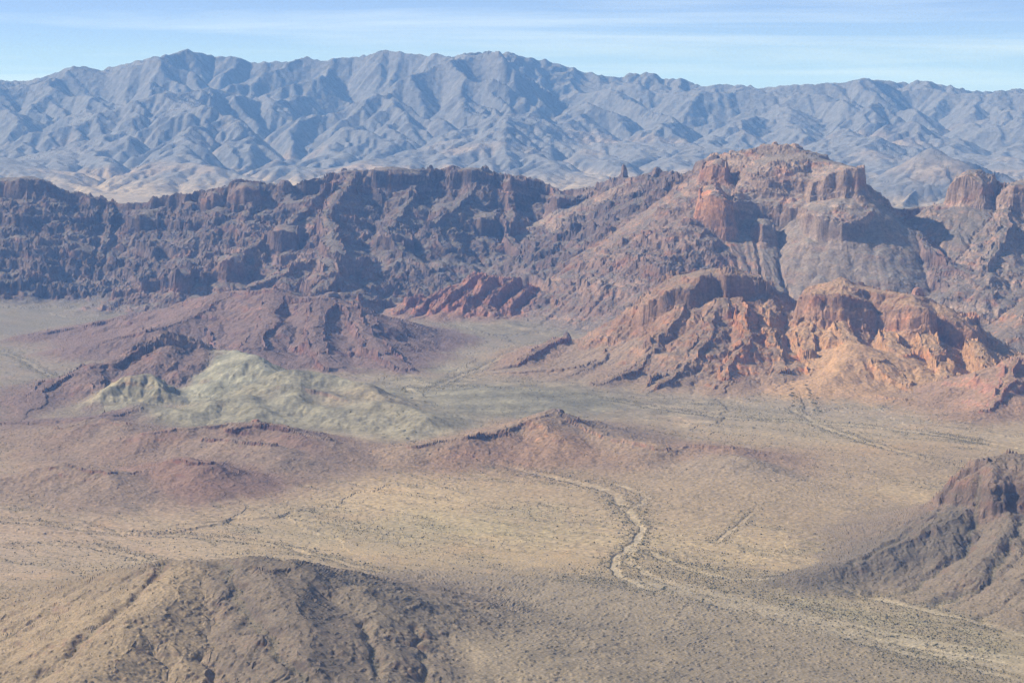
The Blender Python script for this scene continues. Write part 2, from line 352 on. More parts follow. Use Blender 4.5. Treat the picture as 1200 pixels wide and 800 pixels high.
o_kc = ob('cliff_mountain', 'brown mountain with a shadowed cliff rim above orange gullied slopes')
ridge(o_kc, [(640, 440, 4270), (690, 412, 4330), (735, 380, 4360), (760, 352, 4390), (795, 328, 4410), (850, 312, 4400), (885, 322, 4380), (905, 340, 4340)], (10, 6, .75), (14, 12, .6), BROWN, BSOIL, crag=.65, gul=1.1, strata=.45)
plateau(o_kc, [(738, 374, 4350), (755, 356, 4330), (790, 336, 4325), (808, 338, 4310), (822, 326, 4330), (838, 326, 4345), (850, 320, 4320), (868, 326, 4325), (885, 334, 4335), (912, 342, 4330), (928, 352, 4350), (905, 335, 4400), (850, 312, 4430), (790, 322, 4430), (755, 346, 4410)],
        56, .50, .15, 12, (0.29, 0.19, 0.13), BSOIL, crag=1.0, gul=1.0, strata=.9, warp=.7)
for pts, c in (([(800, 354, 4310), (770, 404, 4180), (735, 434, 4080), (700, 454, 3990)], BROWN), ([(845, 349, 4290), (825, 394, 4150), (790, 434, 4020), (760, 464, 3920)], BROWN), ([(862, 349, 4300), (872, 394, 4140), (850, 439, 3980), (838, 469, 3890)], (0.40, 0.21, 0.11)),
               ([(895, 359, 4300), (905, 399, 4150), (912, 434, 4030), (920, 464, 3930)], ORANGE), ([(735, 394, 4330), (690, 434, 4180), (640, 456, 4080), (600, 461, 4050)], BROWN)):
    ridge(o_kc, pts, (10, 9, .46), (10, 5, .46), c, BSOIL, crag=.8, gul=1.1, strata=.7, warp=1.0)
ridge(o_kc, [(575, 442, 4210), (600, 432, 4240), (625, 412, 4330), (650, 398, 4420), (668, 392, 4480)], (8, 10, .36), (8, 6, .36), (0.30, 0.15, 0.10), BSOIL, crag=.9, gul=1.2, strata=.4, warp=.5)
ridge(o_kc, [(570, 446, 4160), (600, 440, 4150), (640, 436, 4160), (680, 430, 4180)], (4, 6, .3), (4, 6, .3), BROWN, BSOIL, crag=.8, warp=.5)

o_oc = ob('cliff_mountain', 'bright orange tan cliffs with fluted gullies and a rusty caprock')
plateau(o_oc, [(938, 350, 4270), (955, 345, 4240), (968, 352, 4225), (985, 347, 4215), (1012, 352, 4215), (1028, 362, 4225), (1040, 360, 4200), (1062, 358, 4180), (1085, 362, 4165), (1098, 370, 4180), (1118, 380, 4160), (1140, 384, 4140), (1155, 396, 4150),
               (1150, 378, 4240), (1090, 352, 4300), (1030, 340, 4330), (985, 326, 4340), (945, 336, 4320)], 46, .62, .28, 26, (0.33, 0.205, 0.135), OSOIL, crag=1.0, gul=1.3, strata=.9, warp=.6)
for pts in ([(945, 378, 4220), (948, 413, 4100), (955, 448, 3990)], [(985, 378, 4190), (1000, 403, 4090), (970, 438, 3990), (945, 470, 3900)], [(1000, 400, 4090), (1030, 420, 4010), (1060, 448, 3930), (1080, 470, 3880)],
            [(1040, 390, 4150), (1060, 413, 4060), (1075, 433, 4000)], [(1085, 392, 4130), (1100, 416, 4040), (1110, 438, 3970), (1105, 456, 3920)], [(1140, 400, 4110), (1150, 416, 4040), (1165, 433, 3980)]):
    ridge(o_oc, pts, (16, 14, .6), (16, 8, .5), ORANGE, OSOIL, crag=.8, gul=1.3, strata=.7, warp=.7)
ridge(o_oc, [(1150, 382, 4230), (1172, 398, 4200), (1190, 412, 4180), (1240, 430, 4150)], (6, 14, .45), (6, 8, .5), ORANGE, BSOIL, crag=.8)
ridge(o_oc, [(1005, 402, 4060), (975, 440, 3960), (950, 468, 3860)], (14, 0, .34), (14, 0, .34), (0.46, 0.285, 0.16), (0.46, 0.295, 0.17), crag=.06, gul=.8, strata=.05)

o_rr = ob('hill', 'reddish hill with low crags at the right edge in front of orange cliffs')
ridge(o_rr, [(1080, 484, 3740), (1110, 468, 3780), (1150, 440, 3830), (1190, 418, 3860), (1250, 410, 3870), (1400, 430, 3870)], (10, 8, .38), (10, 6, .45), (0.34, 0.2, 0.135), (0.33, 0.23, 0.155), crag=.6, gul=1.1, strata=.4)
ridge(o_rr, [(1190, 420, 3850), (1175, 452, 3720), (1150, 480, 3620)], (8, 6, .36), (8, 6, .36), RED, (0.33, 0.23, 0.155), crag=.6, gul=1)
ridge(o_rr, [(990, 470, 3860), (1030, 466, 3840), (1060, 470, 3800)], (4, 6, .3), (4, 6, .3), (0.30, 0.15, 0.1), OSOIL, crag=.5)

o_rh = ob('hill', 'steep grey brown hill with a dark rusty crag at the right edge')
ridge(o_rh, [(1000, 640, 2670), (1060, 610, 2670), (1110, 588, 2660), (1142, 580, 2650), (1180, 576, 2630), (1260, 572, 2610), (1400, 580, 2610)], (12, 0, .46), (12, 4, .6), (0.17, 0.115, 0.09), (0.255, 0.195, 0.135), crag=.35, gul=1.2, strata=.2)
plateau(o_rh, [(1130, 566, 2635), (1140, 553, 2610), (1162, 547, 2590), (1185, 556, 2575), (1215, 552, 2570), (1280, 556, 2600), (1270, 536, 2670), (1190, 533, 2670), (1150, 538, 2660)], 34, .48, .22, 8, (0.185, 0.135, 0.105), (0.235, 0.18, 0.13), crag=.6, gul=1.2, strata=.6, warp=1.2, wc=40)
ridge(o_rh, [(1142, 585, 2600), (1090, 615, 2520), (1040, 640, 2480), (985, 664, 2440), (950, 678, 2420)], (10, 0, .48), (10, 0, .55), (0.13, 0.105, 0.087), (0.185, 0.15, 0.112), crag=.2, gul=1.2, strata=.1)
ridge(o_rh, [(1200, 585, 2570), (1170, 645, 2440), (1120, 700, 2360)], (10, 0, .36), (10, 0, .36), (0.16, 0.12, 0.1), (0.235, 0.185, 0.13), crag=.2, gul=1.2, strata=.1)
ridge(o_rh, [(1300, 580, 2530), (1240, 660, 2370), (1190, 720, 2270)], (12, 0, .34), (12, 0, .34), (0.16, 0.12, 0.1), (0.27, 0.21, 0.145), crag=.2, gul=1.2, strata=.1)

o_fg = ob('hill', 'rounded brown grey hill rising at the bottom left with a rocky top')
FGR, FGS = (0.15, 0.118, 0.092), (0.35, 0.265, 0.165)
ridge(o_fg, [(-120, 800, 1980), (0, 758, 2010), (90, 706, 2040), (160, 670, 2060), (190, 660, 2060)], (14, 0, .36), (14, 0, .34), (0.17, 0.125, 0.10), FGS, crag=.2, gul=1.2, strata=.12)
ridge(o_fg, [(190, 660, 2060), (240, 656, 2060), (262, 662, 2050), (295, 655, 2040), (325, 660, 2030), (350, 678, 2020), (380, 688, 2010), (430, 692, 2010), (480, 706, 2010), (525, 722, 2010)],
      (14, 2, .38), (14, 0, .34), FGR, (0.225, 0.178, 0.125), crag=.45, gul=1.2, strata=.2)
ridge(o_fg, [(525, 722, 2010), (560, 736, 2030), (620, 748, 2070), (660, 752, 2110)], (14, 0, .30), (14, 0, .34), FGR, (0.30, 0.24, 0.165), crag=.3, gul=1.0, strata=.1)
ridge(o_fg, [(225, 657, 2055), (170, 716, 1900), (110, 780, 1790), (60, 840, 1700)], (14, 0, .3), (14, 0, .3), (0.2, 0.14, 0.11), FGS, crag=.15, gul=1.2, strata=.1)
ridge(o_fg, [(300, 656, 2040), (335, 720, 1900), (360, 780, 1800), (380, 840, 1710)], (14, 0, .32), (14, 0, .3), FGR, (0.235, 0.183, 0.13), crag=.3, gul=1.2, strata=.1)
ridge(o_fg, [(420, 692, 2005), (440, 760, 1880), (460, 840, 1730)], (14, 0, .27), (14, 0, .3), FGR, (0.28, 0.222, 0.152), crag=.2, gul=1.2, strata=.1)
ridge(o_fg, [(530, 736, 1990), (580, 770, 1900), (640, 800, 1850), (760, 830, 1800)], (25, 0, .16), (25, 0, .16), (0.28, 0.215, 0.15), (0.33, 0.265, 0.18), crag=.12, gul=.7, strata=.05)
ridge(o_fg, [(660, 785, 2010), (760, 790, 2010), (860, 802, 1980), (1000, 830, 1900)], (25, 0, .14), (25, 0, .14), (0.28, 0.215, 0.15), (0.31, 0.25, 0.17), crag=.1, gul=.5, strata=.05)
ridge(o_fg, [(100, 700, 2060), (40, 740, 1980), (-40, 790, 1880)], (14, 0, .26), (14, 0, .28), (0.2, 0.14, 0.11), FGS, crag=.12, gul=1.2, strata=.05)

# washes: polylines on the valley floor (px, py), width, depth
def on_floor(px, py):
    d = HCAM * FPX / (py - YH)
    return ((px - 600.0) / FPX * d, d)
WASHES = [
    ([(1290, 800), (1200, 786), (1100, 770), (1000, 752), (900, 738), (840, 728), (790, 712), (752, 696), (726, 682), (718, 668), (722, 655), (738, 643), (748, 632), (752, 624), (742, 614), (738, 606), (748, 600), (758, 594)], 5.5, 1.6, .75),
    ([(742, 612), (730, 600), (722, 588), (700, 578), (660, 568), (600, 556), (540, 545), (490, 535), (462, 522), (456, 510), (470, 496), (492, 482), (490, 470), (478, 458)], 9, 1.2, .45),
    ([(1290, 792), (1150, 768), (1040, 748), (940, 728), (860, 712), (800, 696), (755, 676), (735, 660), (745, 640)], 6, .8, .6),
    ([(1290, 812), (1180, 800), (1080, 778), (980, 756), (900, 744), (820, 730), (770, 712), (735, 690)], 8, .8, .6),
    ([(1290, 800), (1180, 784), (1060, 760), (960, 740), (880, 722), (820, 706), (770, 690)], 40, .3, .62),
    ([(758, 594), (750, 586), (738, 582), (720, 576)], 5, 1.5, .8),
    ([(1290, 770), (1200, 752), (1090, 722), (1000, 700), (930, 690), (860, 684), (800, 668), (760, 650)], 6, 1.2, .5),
    ([(1290, 540), (1200, 530), (1100, 512), (1000, 500), (900, 493), (840, 490), (780, 482), (720, 474), (660, 468), (600, 462), (540, 458), (490, 462)], 7, 1.0, .42),
    ([(500, 462), (530, 446), (560, 436), (590, 422), (620, 408), (660, 398), (700, 388), (735, 376)], 7, 1.2, .35),
    ([(930, 480), (960, 500), (1010, 520), (1060, 536), (1100, 552), (1160, 560)], 6, 1.0, .3),
    ([(700, 760), (620, 735), (560, 715), (480, 690), (400, 664), (330, 640), (240, 628), (120, 624), (0, 612)], 5, 1.3, .15),
    ([(0, 640), (60, 636), (110, 640), (170, 655)], 5, 2.0, .2),
    ([(0, 412), (30, 425), (60, 440)], 5, .6, .3),
    ([(935, 440), (938, 462), (950, 485)], 8, 2, .0),
    ([(1160, 430), (1120, 455), (1080, 470), (1040, 480)], 6, 1, .0),
    ([(840, 640), (880, 610), (900, 600)], 4, .8, .3),
]

GULLIES = [([(195, 664, 2055), (140, 705, 1930), (80, 750, 1840), (20, 790, 1780)], 7, 5), ([(262, 665, 2045), (280, 700, 1950), (310, 745, 1870), (350, 790, 1790), (370, 820, 1750)], 9, 4.5), ([(425, 735, 1930), (445, 790, 1820)], 6, 4),
           ([(490, 735, 1950), (500, 790, 1840)], 5, 3), ([(70, 720, 2030), (0, 765, 1950)], 5, 3), ([(1150, 582, 2590), (1130, 640, 2460), (1060, 690, 2380), (1010, 700, 2380)], 9, 4.5), ([(1200, 605, 2540), (1160, 680, 2370), (1100, 712, 2330)], 9, 5),
           ([(1110, 600, 2610), (1075, 640, 2530), (1000, 680, 2450)], 6, 4), ([(1240, 640, 2440), (1200, 700, 2310), (1150, 735, 2260)], 8, 4)]

def seg_dist(x, y, ax, ay, bx, by):
    dx, dy = bx - ax, by - ay
    L2 = dx * dx + dy * dy + 1e-9
    t = np.clip(((x - ax) * dx + (y - ay) * dy) / L2, 0, 1)
    ex, ey = x - (ax + t * dx), y - (ay + t * dy)
    side = dx * (y - ay) - dy * (x - ax)
    return np.sqrt(ex * ex + ey * ey), t, side

def profile(r, w, c, s, br=1.0):
    wc = c * 0.30 + 1.0
    c = c * br
    q = r - w
    return np.where(r < w, r * 0.10, 0) + np.where(r >= w, w * 0.10, 0) + c * sstep(0, wc, q) + s * np.maximum(q - wc * .5, 0)

TSM = 3.0      # softness of the joins, metres
def base_floor(x, y):
    z = 3.0 * fbm(x / 420, y / 420, 3, 3) + 1.0 * pnoise(x / 60, y / 60, 9)
    inner = sstep(-650, -150, x)                                                # the inner basin climbs towards the ridge
    z = z + np.clip(y - 4500, 0, 1500) * 0.03 * inner
    z = z + 55 * sstep(5150, 5750, y) * inner
    return z

def macro(x, y):
    """height, and blended attributes: rock rgb, soil rgb, crag, gully, strata ; and the winning object"""
    shp = x.shape
    x = x.ravel().astype(F); y = y.ravel().astype(F)
    wx1 = fbm(x / 130, y / 130, 3, 41) ; wy1 = fbm(x / 130, y / 130, 3, 57)
    wx2 = fbm(x / 34, y / 34, 2, 71); wy2 = fbm(x / 34, y / 34, 2, 83)
    brk = .45 + .95 * sstep(-.35, .45, fbm(x / 85, y / 85, 3, 91))          # cliffs come and go along a crest
    z = base_floor(x, y)
    m = z.copy()
    sw = np.ones_like(z)
    A = np.zeros((9, z.size), F)
    A[0:3] = np.array(FLOORC, F)[:, None]; A[3:6] = A[0:3]
    A[6] = 0.0; A[7] = 0.15; A[8] = 0.0
    one = np.ones(z.size, F)
    win = np.zeros(z.size, np.int16)
    floor_z = z.copy()
    for ft in FEATURES:
        P = ft['P']
        smin = min(ft['front'][2], ft['back'][2]) if ft['kind'] == 'ridge' else ft['slope']
        R = (P[:, 2].max() + 40) / smin + 60
        k = np.nonzero((x > P[:, 0].min() - R) & (x < P[:, 0].max() + R) & (y > P[:, 1].min() - R) & (y < P[:, 1].max() + R))[0]
        if k.size == 0:
            continue
        a1, a2 = 26 * ft['warp'], 9 * ft['warp']
        X = x[k] + a1 * wx1[k] + a2 * wx2[k]; Y = y[k] + a1 * wy1[k] + a2 * wy2[k]
        if ft['kind'] == 'ridge':
            zz = np.full(k.size, -1e3, F)
            rk = one[:k.size]
            for (p, q) in zip(P[:-1], P[1:]):
                r, t, side = seg_dist(X, Y, p[0], p[1], q[0], q[1])
                zc = p[2] + (q[2] - p[2]) * t
                zf = zc - profile(r, *ft['front'], brk[k]); zb = zc - profile(r, *ft['back'], brk[k])
                mixf = sstep(-0.3, 0.3, -side / (math.hypot(q[0] - p[0], q[1] - p[1]) * np.maximum(r, 1.0)))
                zz = np.maximum(zz, zb + (zf - zb) * mixf)
        else:
            n_ = len(P); best = np.full(k.size, 1e9, F); inside = np.zeros(k.size, bool); num = 0; den = 0
            for i in range(n_):
                p, q = P[i], P[(i + 1) % n_]
                r, t, side = seg_dist(X, Y, p[0], p[1], q[0], q[1])
                w = 1.0 / (r * r + 60.0)
                num = num + w * (p[2] + (q[2] - p[2]) * t); den = den + w
                best = np.minimum(best, r)
                cr = ((p[1] > Y) != (q[1] > Y)) & (X < (q[0] - p[0]) * (Y - p[1]) / (q[1] - p[1] + 1e-9) + p[0])
                inside ^= cr
            top = num / den
            out = np.where(inside, 0, best)
            zz = top + np.where(inside, np.minimum(best * ft['rise'], ft['risemax']), 0)
            rk = 1 - .88 * sstep(2, 26, out - ft['wc'])
            zz = zz - ft['cliff'] * sstep(0, ft['wc'], out) - ft['slope'] * np.maximum(out - ft['wc'] * .5, 0)
        zz = zz.astype(F)
        # concave foot
        h = zz - floor_z[k]
        zz = np.where(h < 40, floor_z[k] + np.where(h > -40, (h + 40) ** 2 / 160.0, 0) + np.minimum(h + 40, 0), zz).astype(F)
        zz = np.where(h < -38, floor_z[k] - 60, zz)
        mo = m[k]; mn = np.maximum(mo, zz)
        a = np.exp((mo - mn) / TSM); b = np.exp((zz - mn) / TSM)
        sw[k] = sw[k] * a + b
        at = np.array(list(ft['rock']) + list(ft['soil']) + [ft['crag'], ft['gul'], ft['strata']], F)
        atk = at[:, None] * np.ones((1, k.size), F)
        atk[6] *= rk; atk[8] *= rk
        A[:, k] = A[:, k] * a + atk * b
        win[k] = np.where(zz > mo, ft['o'], win[k])
        m[k] = mn
    A /= sw
    zout = m + TSM * np.log(np.minimum(sw, 3.0))
    return zout.reshape(shp), A.reshape((9,) + shp), win.reshape(shp), floor_z.reshape(shp)

def wash_fields(x, y):
    depth = np.zeros(x.shape, F); sand = np.zeros(x.shape, F); veg = np.zeros(x.shape, F)
    wob = 6 * fbm(x / 30, y / 30, 2, 301); wob2 = 6 * fbm(x / 30, y / 30, 2, 311)
    for pts, wd, dp, sd in WASHES:
        Q = [on_floor(*p) for p in pts]
        xs = [q[0] for q in Q]; ys = [q[1] for q in Q]
        k = np.nonzero((x > min(xs) - 120) & (x < max(xs) + 120) & (y > min(ys) - 120) & (y < max(ys) + 120))
        if k[0].size == 0:
            continue
        X = x[k] + wob[k]; Y = y[k] + wob2[k]
        best = np.full(X.shape, 1e9, F)
        for p, q in zip(Q[:-1], Q[1:]):
            best = np.minimum(best, seg_dist(X, Y, p[0], p[1], q[0], q[1])[0])
        depth[k] = np.maximum(depth[k], dp * (1 - sstep(wd * .55, wd * 1.1, best)))
        sand[k] = np.maximum(sand[k], sd * (.45 + .55 * sstep(-.35, .25, pnoise(X / 26, Y / 26, 321))) * (1 - sstep(wd * .5, wd * .95, best)))
        veg[k] = np.maximum(veg[k], (1 - sstep(wd, wd * 4.5, best)) * sstep(wd * .5, wd, best))
    return depth, sand, veg

def erode(h, up, fixed, cell, steps, K, m_=0.5, dt=1.0, diff=0.0, talus=0.62):
    ny, nx = h.shape
    idx = np.arange(ny * nx).reshape(ny, nx)
    offs = [(-1, 0), (1, 0), (0, -1), (0, 1), (-1, -1), (-1, 1), (1, -1), (1, 1)]
    for s in range(steps):
        best = np.zeros_like(h); rec = idx.copy()
        hp = np.pad(h, 1, mode='edge'); ip = np.pad(idx, 1, mode='edge')
        for dy, dx in offs:
            dl = cell * math.hypot(dy, dx)
            g = (h - hp[1 + dy:1 + dy + ny, 1 + dx:1 + dx + nx]) / dl
            b = g > best
            best = np.where(b, g, best)
            rec = np.where(b, ip[1 + dy:1 + dy + ny, 1 + dx:1 + dx + nx], rec)
        rec = np.where(fixed, idx, rec).ravel()
        # levels by pointer depth
        order = np.argsort(h.ravel(), kind='stable')
        depth = np.zeros(ny * nx, np.int32); p = rec.copy(); 
        cnt = (rec != idx.ravel()).astype(np.int32)
        for _ in range(14):
            cnt = cnt + cnt[p]; p = p[p]
        depth = cnt
        lev = np.argsort(depth, kind='stable'); ds = depth[lev]
        bounds = np.searchsorted(ds, np.arange(ds[-1] + 2))
        area = np.full(ny * nx, cell * cell)
        for l in range(ds[-1], 0, -1):
            q = lev[bounds[l]:bounds[l + 1]]
            np.add.at(area, rec[q], area[q])
        hf = h.ravel() + (up.ravel() * dt) * (~fixed.ravel())
        ry, rx = np.divmod(rec, nx); iy, ix = np.divmod(idx.ravel(), nx)
        dl = cell * np.hypot(ry - iy, rx - ix); dl[dl == 0] = cell
        f = K * area ** m_ * dt / dl
        for l in range(1, ds[-1] + 1):
            q = lev[bounds[l]:bounds[l + 1]]
            hr = hf[rec[q]]
            hf[q] = np.minimum((hf[q] + f[q] * hr) / (1 + f[q]), hr + talus * dl[q])
        h = hf.reshape(ny, nx)
        if diff:
            hp = np.pad(h, 1, mode='edge')
            h = h + diff * (hp[:-2, 1:-1] + hp[2:, 1:-1] + hp[1:-1, :-2] + hp[1:-1, 2:] - 4 * h) * (~fixed)
    return h


# running water cuts the near mountains: carve the macro shape on a square grid, keep the difference
MC, MX0, MX1, MY0, MY1 = 8.0, -2150.0, 2150.0, 1640.0, 6700.0
def carve():
    xs = np.arange(MX0, MX1, MC); ys = np.arange(MY0, MY1, MC)
    X, Y = np.meshgrid(xs, ys)
    keep = np.abs(X) < .33 * Y + 80
    zf = np.zeros(X.shape)
    z, A, w, fz = macro(X, Y)
    h0 = z + 4.0 * fbm(X / 55, Y / 55, 3, 1601) * sstep(4, 25, z - fz) * (.4 + A[6]) + rng.random(X.shape) * .6
    fixed = (z - fz < 1.0) | ~keep
    h = erode(h0.astype(float), np.zeros(X.shape), fixed, MC, 9, .011, .52, 1.0, .004, 9.0)
    d = (h - z) * np.clip(A[7], 0, 1.5)
    return d.astype(F)

def sample_carve(x, y):
    fi = np.clip((x - MX0) / MC, 0, CARVE.shape[1] - 1.001); fj = np.clip((y - MY0) / MC, 0, CARVE.shape[0] - 1.001)
    i = fi.astype(np.int32); j = fj.astype(np.int32); a = (fi - i).astype(F); b = (fj - j).astype(F)
    return (CARVE[j, i] * (1 - a) + CARVE[j, i + 1] * a) * (1 - b) + (CARVE[j + 1, i] * (1 - a) + CARVE[j + 1, i + 1] * a) * b
CARVE = carve()

def grid_grad(z, x, y):
    """world gradient of z on the fan-shaped grid (columns at fixed bearing, rows outward)"""
    zi = np.gradient(z, axis=0); xi = np.gradient(x, axis=0); yi = np.gradient(y, axis=0)
    zj = np.gradient(z, axis=1); xj = np.gradient(x, axis=1); yj = np.gradient(y, axis=1)
    det = xi * yj - xj * yi
    det = np.where(np.abs(det) < 1e-6, 1e-6, det)
    return (zi * yj - zj * yi) / det, (zj * xi - zi * xj) / det

def detail(x, y, z, A, floor_z):
    crag, gul, strata = A[6], A[7], A[8]
    z0_ = z
    up = sstep(1.5, 14, z - floor_z)
    wxf = 3.5 * pnoise(x / 15, y / 15, 481); wyf = 3.5 * pnoise(x / 15, y / 15, 487)
    z = z + sample_carve(x + wxf, y + wyf)
    # small rills down the fall line
    gx, gy = grid_grad(z, x, y)
    for wl, amp, sd in ((24, .045, 507), (11, .032, 513)):
        sl = np.sqrt(gx * gx + gy * gy)
        ln = np.maximum(sl, 1e-3)
        dx, dy = -gy / ln, gx / ln
        cs, sn = gullies(x, y, wl, dx, dy, sd)
        a = amp * wl * np.clip(sl * 1.4, 0, 1.0) * gul ** 1.6 * np.clip((z - floor_z) / (wl * .9), 0, 1)
        z = z + a * cs
        f = a * (-sn) * (2 * np.pi / wl)
        gx = gx + f * dx; gy = gy + f * dy
    gx, gy = grid_grad(z0_, x, y)
    sl0 = np.sqrt(gx * gx + gy * gy)
    ptch = fbm(x / 230, (y + z0_) / 230, 4, 795)
    bare = sstep(.55, 1.0, sl0 + .75 * ptch * np.clip(crag, 0, 1.2) + .40 * (crag - .75))
    strata = strata * (.12 + .88 * bare)
    # cliffs and benches of harder beds
    n1 = fbm(x / 240, y / 240, 3, 601)
    for stp, k_, sd in ((64, .50, 0), (27, .60, 5), (11, .50, 11)):
        q = (z + 0.06 * x + .05 * y + 30 * n1 + .10 * stp * pnoise(x / 22, y / 22, 611 + sd)) / stp
        fr = q - np.floor(q)
        br = sstep(.30, .52, fr) - fr
        msk = sstep(-.30, .25, pnoise(x / 210, y / 210 + z / 120, 621 + sd))
        z = z + stp * k_ * br * strata * up * msk
    # crags and blocks
    ys = y + 0.35 * z
    big = ridged(x / 120, ys / 120, 3, 701) - .45
    mid = ridged(x / 40, ys / 40, 3, 733) - .45
    sm = fbm(x / 13, ys / 13, 2, 751)
    d1, d2, cid = worley(x / 21 + .5 * sm, ys / 21, 771)
    blk = sstep(.02, .16, d2 - d1) * (cid - .15)
    d1b, d2b, cidb = worley(x / 7 + .4 * big, ys / 7, 781)
    blkb = sstep(.02, .22, d2b - d1b) * (cidb - .3)
    outc = sstep(.05, .5, fbm(x / 90, y / 90, 3, 791) + .5 * (strata - .25))
    crag = crag * (.05 + .95 * bare)
    z = z + crag * up * (9 * big + 4.5 * mid + 5.0 * (ridged(x / 17, ys / 17, 3, 761) - .45) + outc * (6.0 * blk + 3.4 * blkb) + 1.5 * sm)
    near = sstep(2750, 2500, y)
    d1, d2, cid = worley(x / 6.5, y / 6.5, 811)
    z = z + up * ((1.9 - .9 * near) * sstep(.48, .1, d1) * sstep(.50, .75, cid) + (1.1 - .6 * near) * (ridged(x / 9, y / 9, 2, 815) - .45)) * np.clip(.25 + crag * 4 + near, 0, 1)
    fine = fbm(x / 6.5, ys / 6.5, 2, 801)
    z = z + fine * (0.15 + 1.3 * np.clip(crag, 0, 1) * up)
    return z

def full_terrain(x, y):
    z, A, win, fz = macro(x, y)
    z = detail(x, y, z, A, fz)
    dp, sand, veg = wash_fields(x, y)
    low = 1 - sstep(6, 16, z - fz)
    z = z - dp * low
    # rills on the open floor
    for pts, wd, dp2 in GULLIES:
        Q = [W(*p)[:2] for p in pts]
        xs = [q[0] for q in Q]; ys_ = [q[1] for q in Q]
        kk = np.nonzero((x > min(xs) - 60) & (x < max(xs) + 60) & (y > min(ys_) - 60) & (y < max(ys_) + 60))
        if kk[0].size == 0: continue
        X = x[kk] + 7 * pnoise(x[kk] / 24, y[kk] / 24, 341); Y = y[kk] + 7 * pnoise(x[kk] / 24, y[kk] / 24, 347)
        best = np.full(X.shape, 1e9, F)
        for p, q in zip(Q[:-1], Q[1:]):
            best = np.minimum(best, seg_dist(X, Y, p[0], p[1], q[0], q[1])[0])
        z[kk] = z[kk] - dp2 * np.exp(-(best / wd) ** 2)
        veg[kk] = np.maximum(veg[kk], 1.5 * np.exp(-(best / (wd * .6)) ** 2))
    rl = ridged((x * .62 + y * .78) / 46 + .5 * fbm(x / 90, y / 90, 2, 833), (x * .78 - y * .62) / 330, 2, 831)
    z = z - 0.7 * sstep(.70, .90, rl) * low * (1 - sand)
    return z, A, win, fz, sand * low, np.where(veg > 1.0, veg, veg * low), sstep(.66, .92, rl) * low

# ------------------------------------------------------------------ fan-shaped grids, finer where a slope faces the valley view
def spread_rows(zc, dc, rows, floor_w=0.10):
    py = YH + FPX * (HCAM - zc) / dc[None, :]
    vis = py <= np.minimum.accumulate(py, axis=1) + 5.0
    w = np.abs(np.gradient(py, axis=1)) * vis
    w = np.minimum(w, np.percentile(w, 99.5)) + floor_w * np.gradient(dc)[None, :] / 6.0
    ker = np.hanning(31); ker /= ker.sum()
    w = np.apply_along_axis(lambda v: np.convolve(np.pad(v, 15, mode='edge'), ker, 'valid'), 0, w)
    cum = np.cumsum(w, axis=1); cum = (cum - cum[:, :1]) / (cum[:, -1:] - cum[:, :1])
    t = np.linspace(0, 1, rows)
    return np.array([np.interp(t, c, dc) for c in cum])

NC, NR = 1230, 840
def main_grid():
    uc = np.linspace(-.31, .31, 330)
    dc = np.concatenate([np.arange(1640, 7000, 6.0), np.arange(7000, 8200, 60.0)])
    U, D = np.meshgrid(uc, dc, indexing='ij')
    x = (U * D).astype(F); y = D.astype(F)
    zc = full_terrain(x, y)[0]
    rows = spread_rows(zc, dc, NR)
    u = np.linspace(-.31, .31, NC)
    fi = np.clip((u - uc[0]) / (uc[1] - uc[0]), 0, len(uc) - 1.001)
    i0 = fi.astype(int); fr = (fi - i0)[:, None]
    D = rows[i0] * (1 - fr) + rows[i0 + 1] * fr
    return (u[:, None] * D).astype(F), D.astype(F)

GX_, GY_ = main_grid()
GZ, GA, GWIN, GFZ, GSAND, GVEG, GRILL = full_terrain(GX_, GY_)

# ------------------------------------------------------------------ colours of the ground and rock (what the stone and soil are)
def blob(px, py, rx, ry, X, Y):
    """soft patch on the valley floor around a floor place"""
    cx, cy = on_floor(px, py)
    x1 = on_floor(px + rx, py)[0] - cx; y1 = on_floor(px, py - ry)[1] - cy
    return np.exp(-(((X + BWX - cx) / x1) ** 2 + ((Y + BWY - cy) / y1) ** 2))

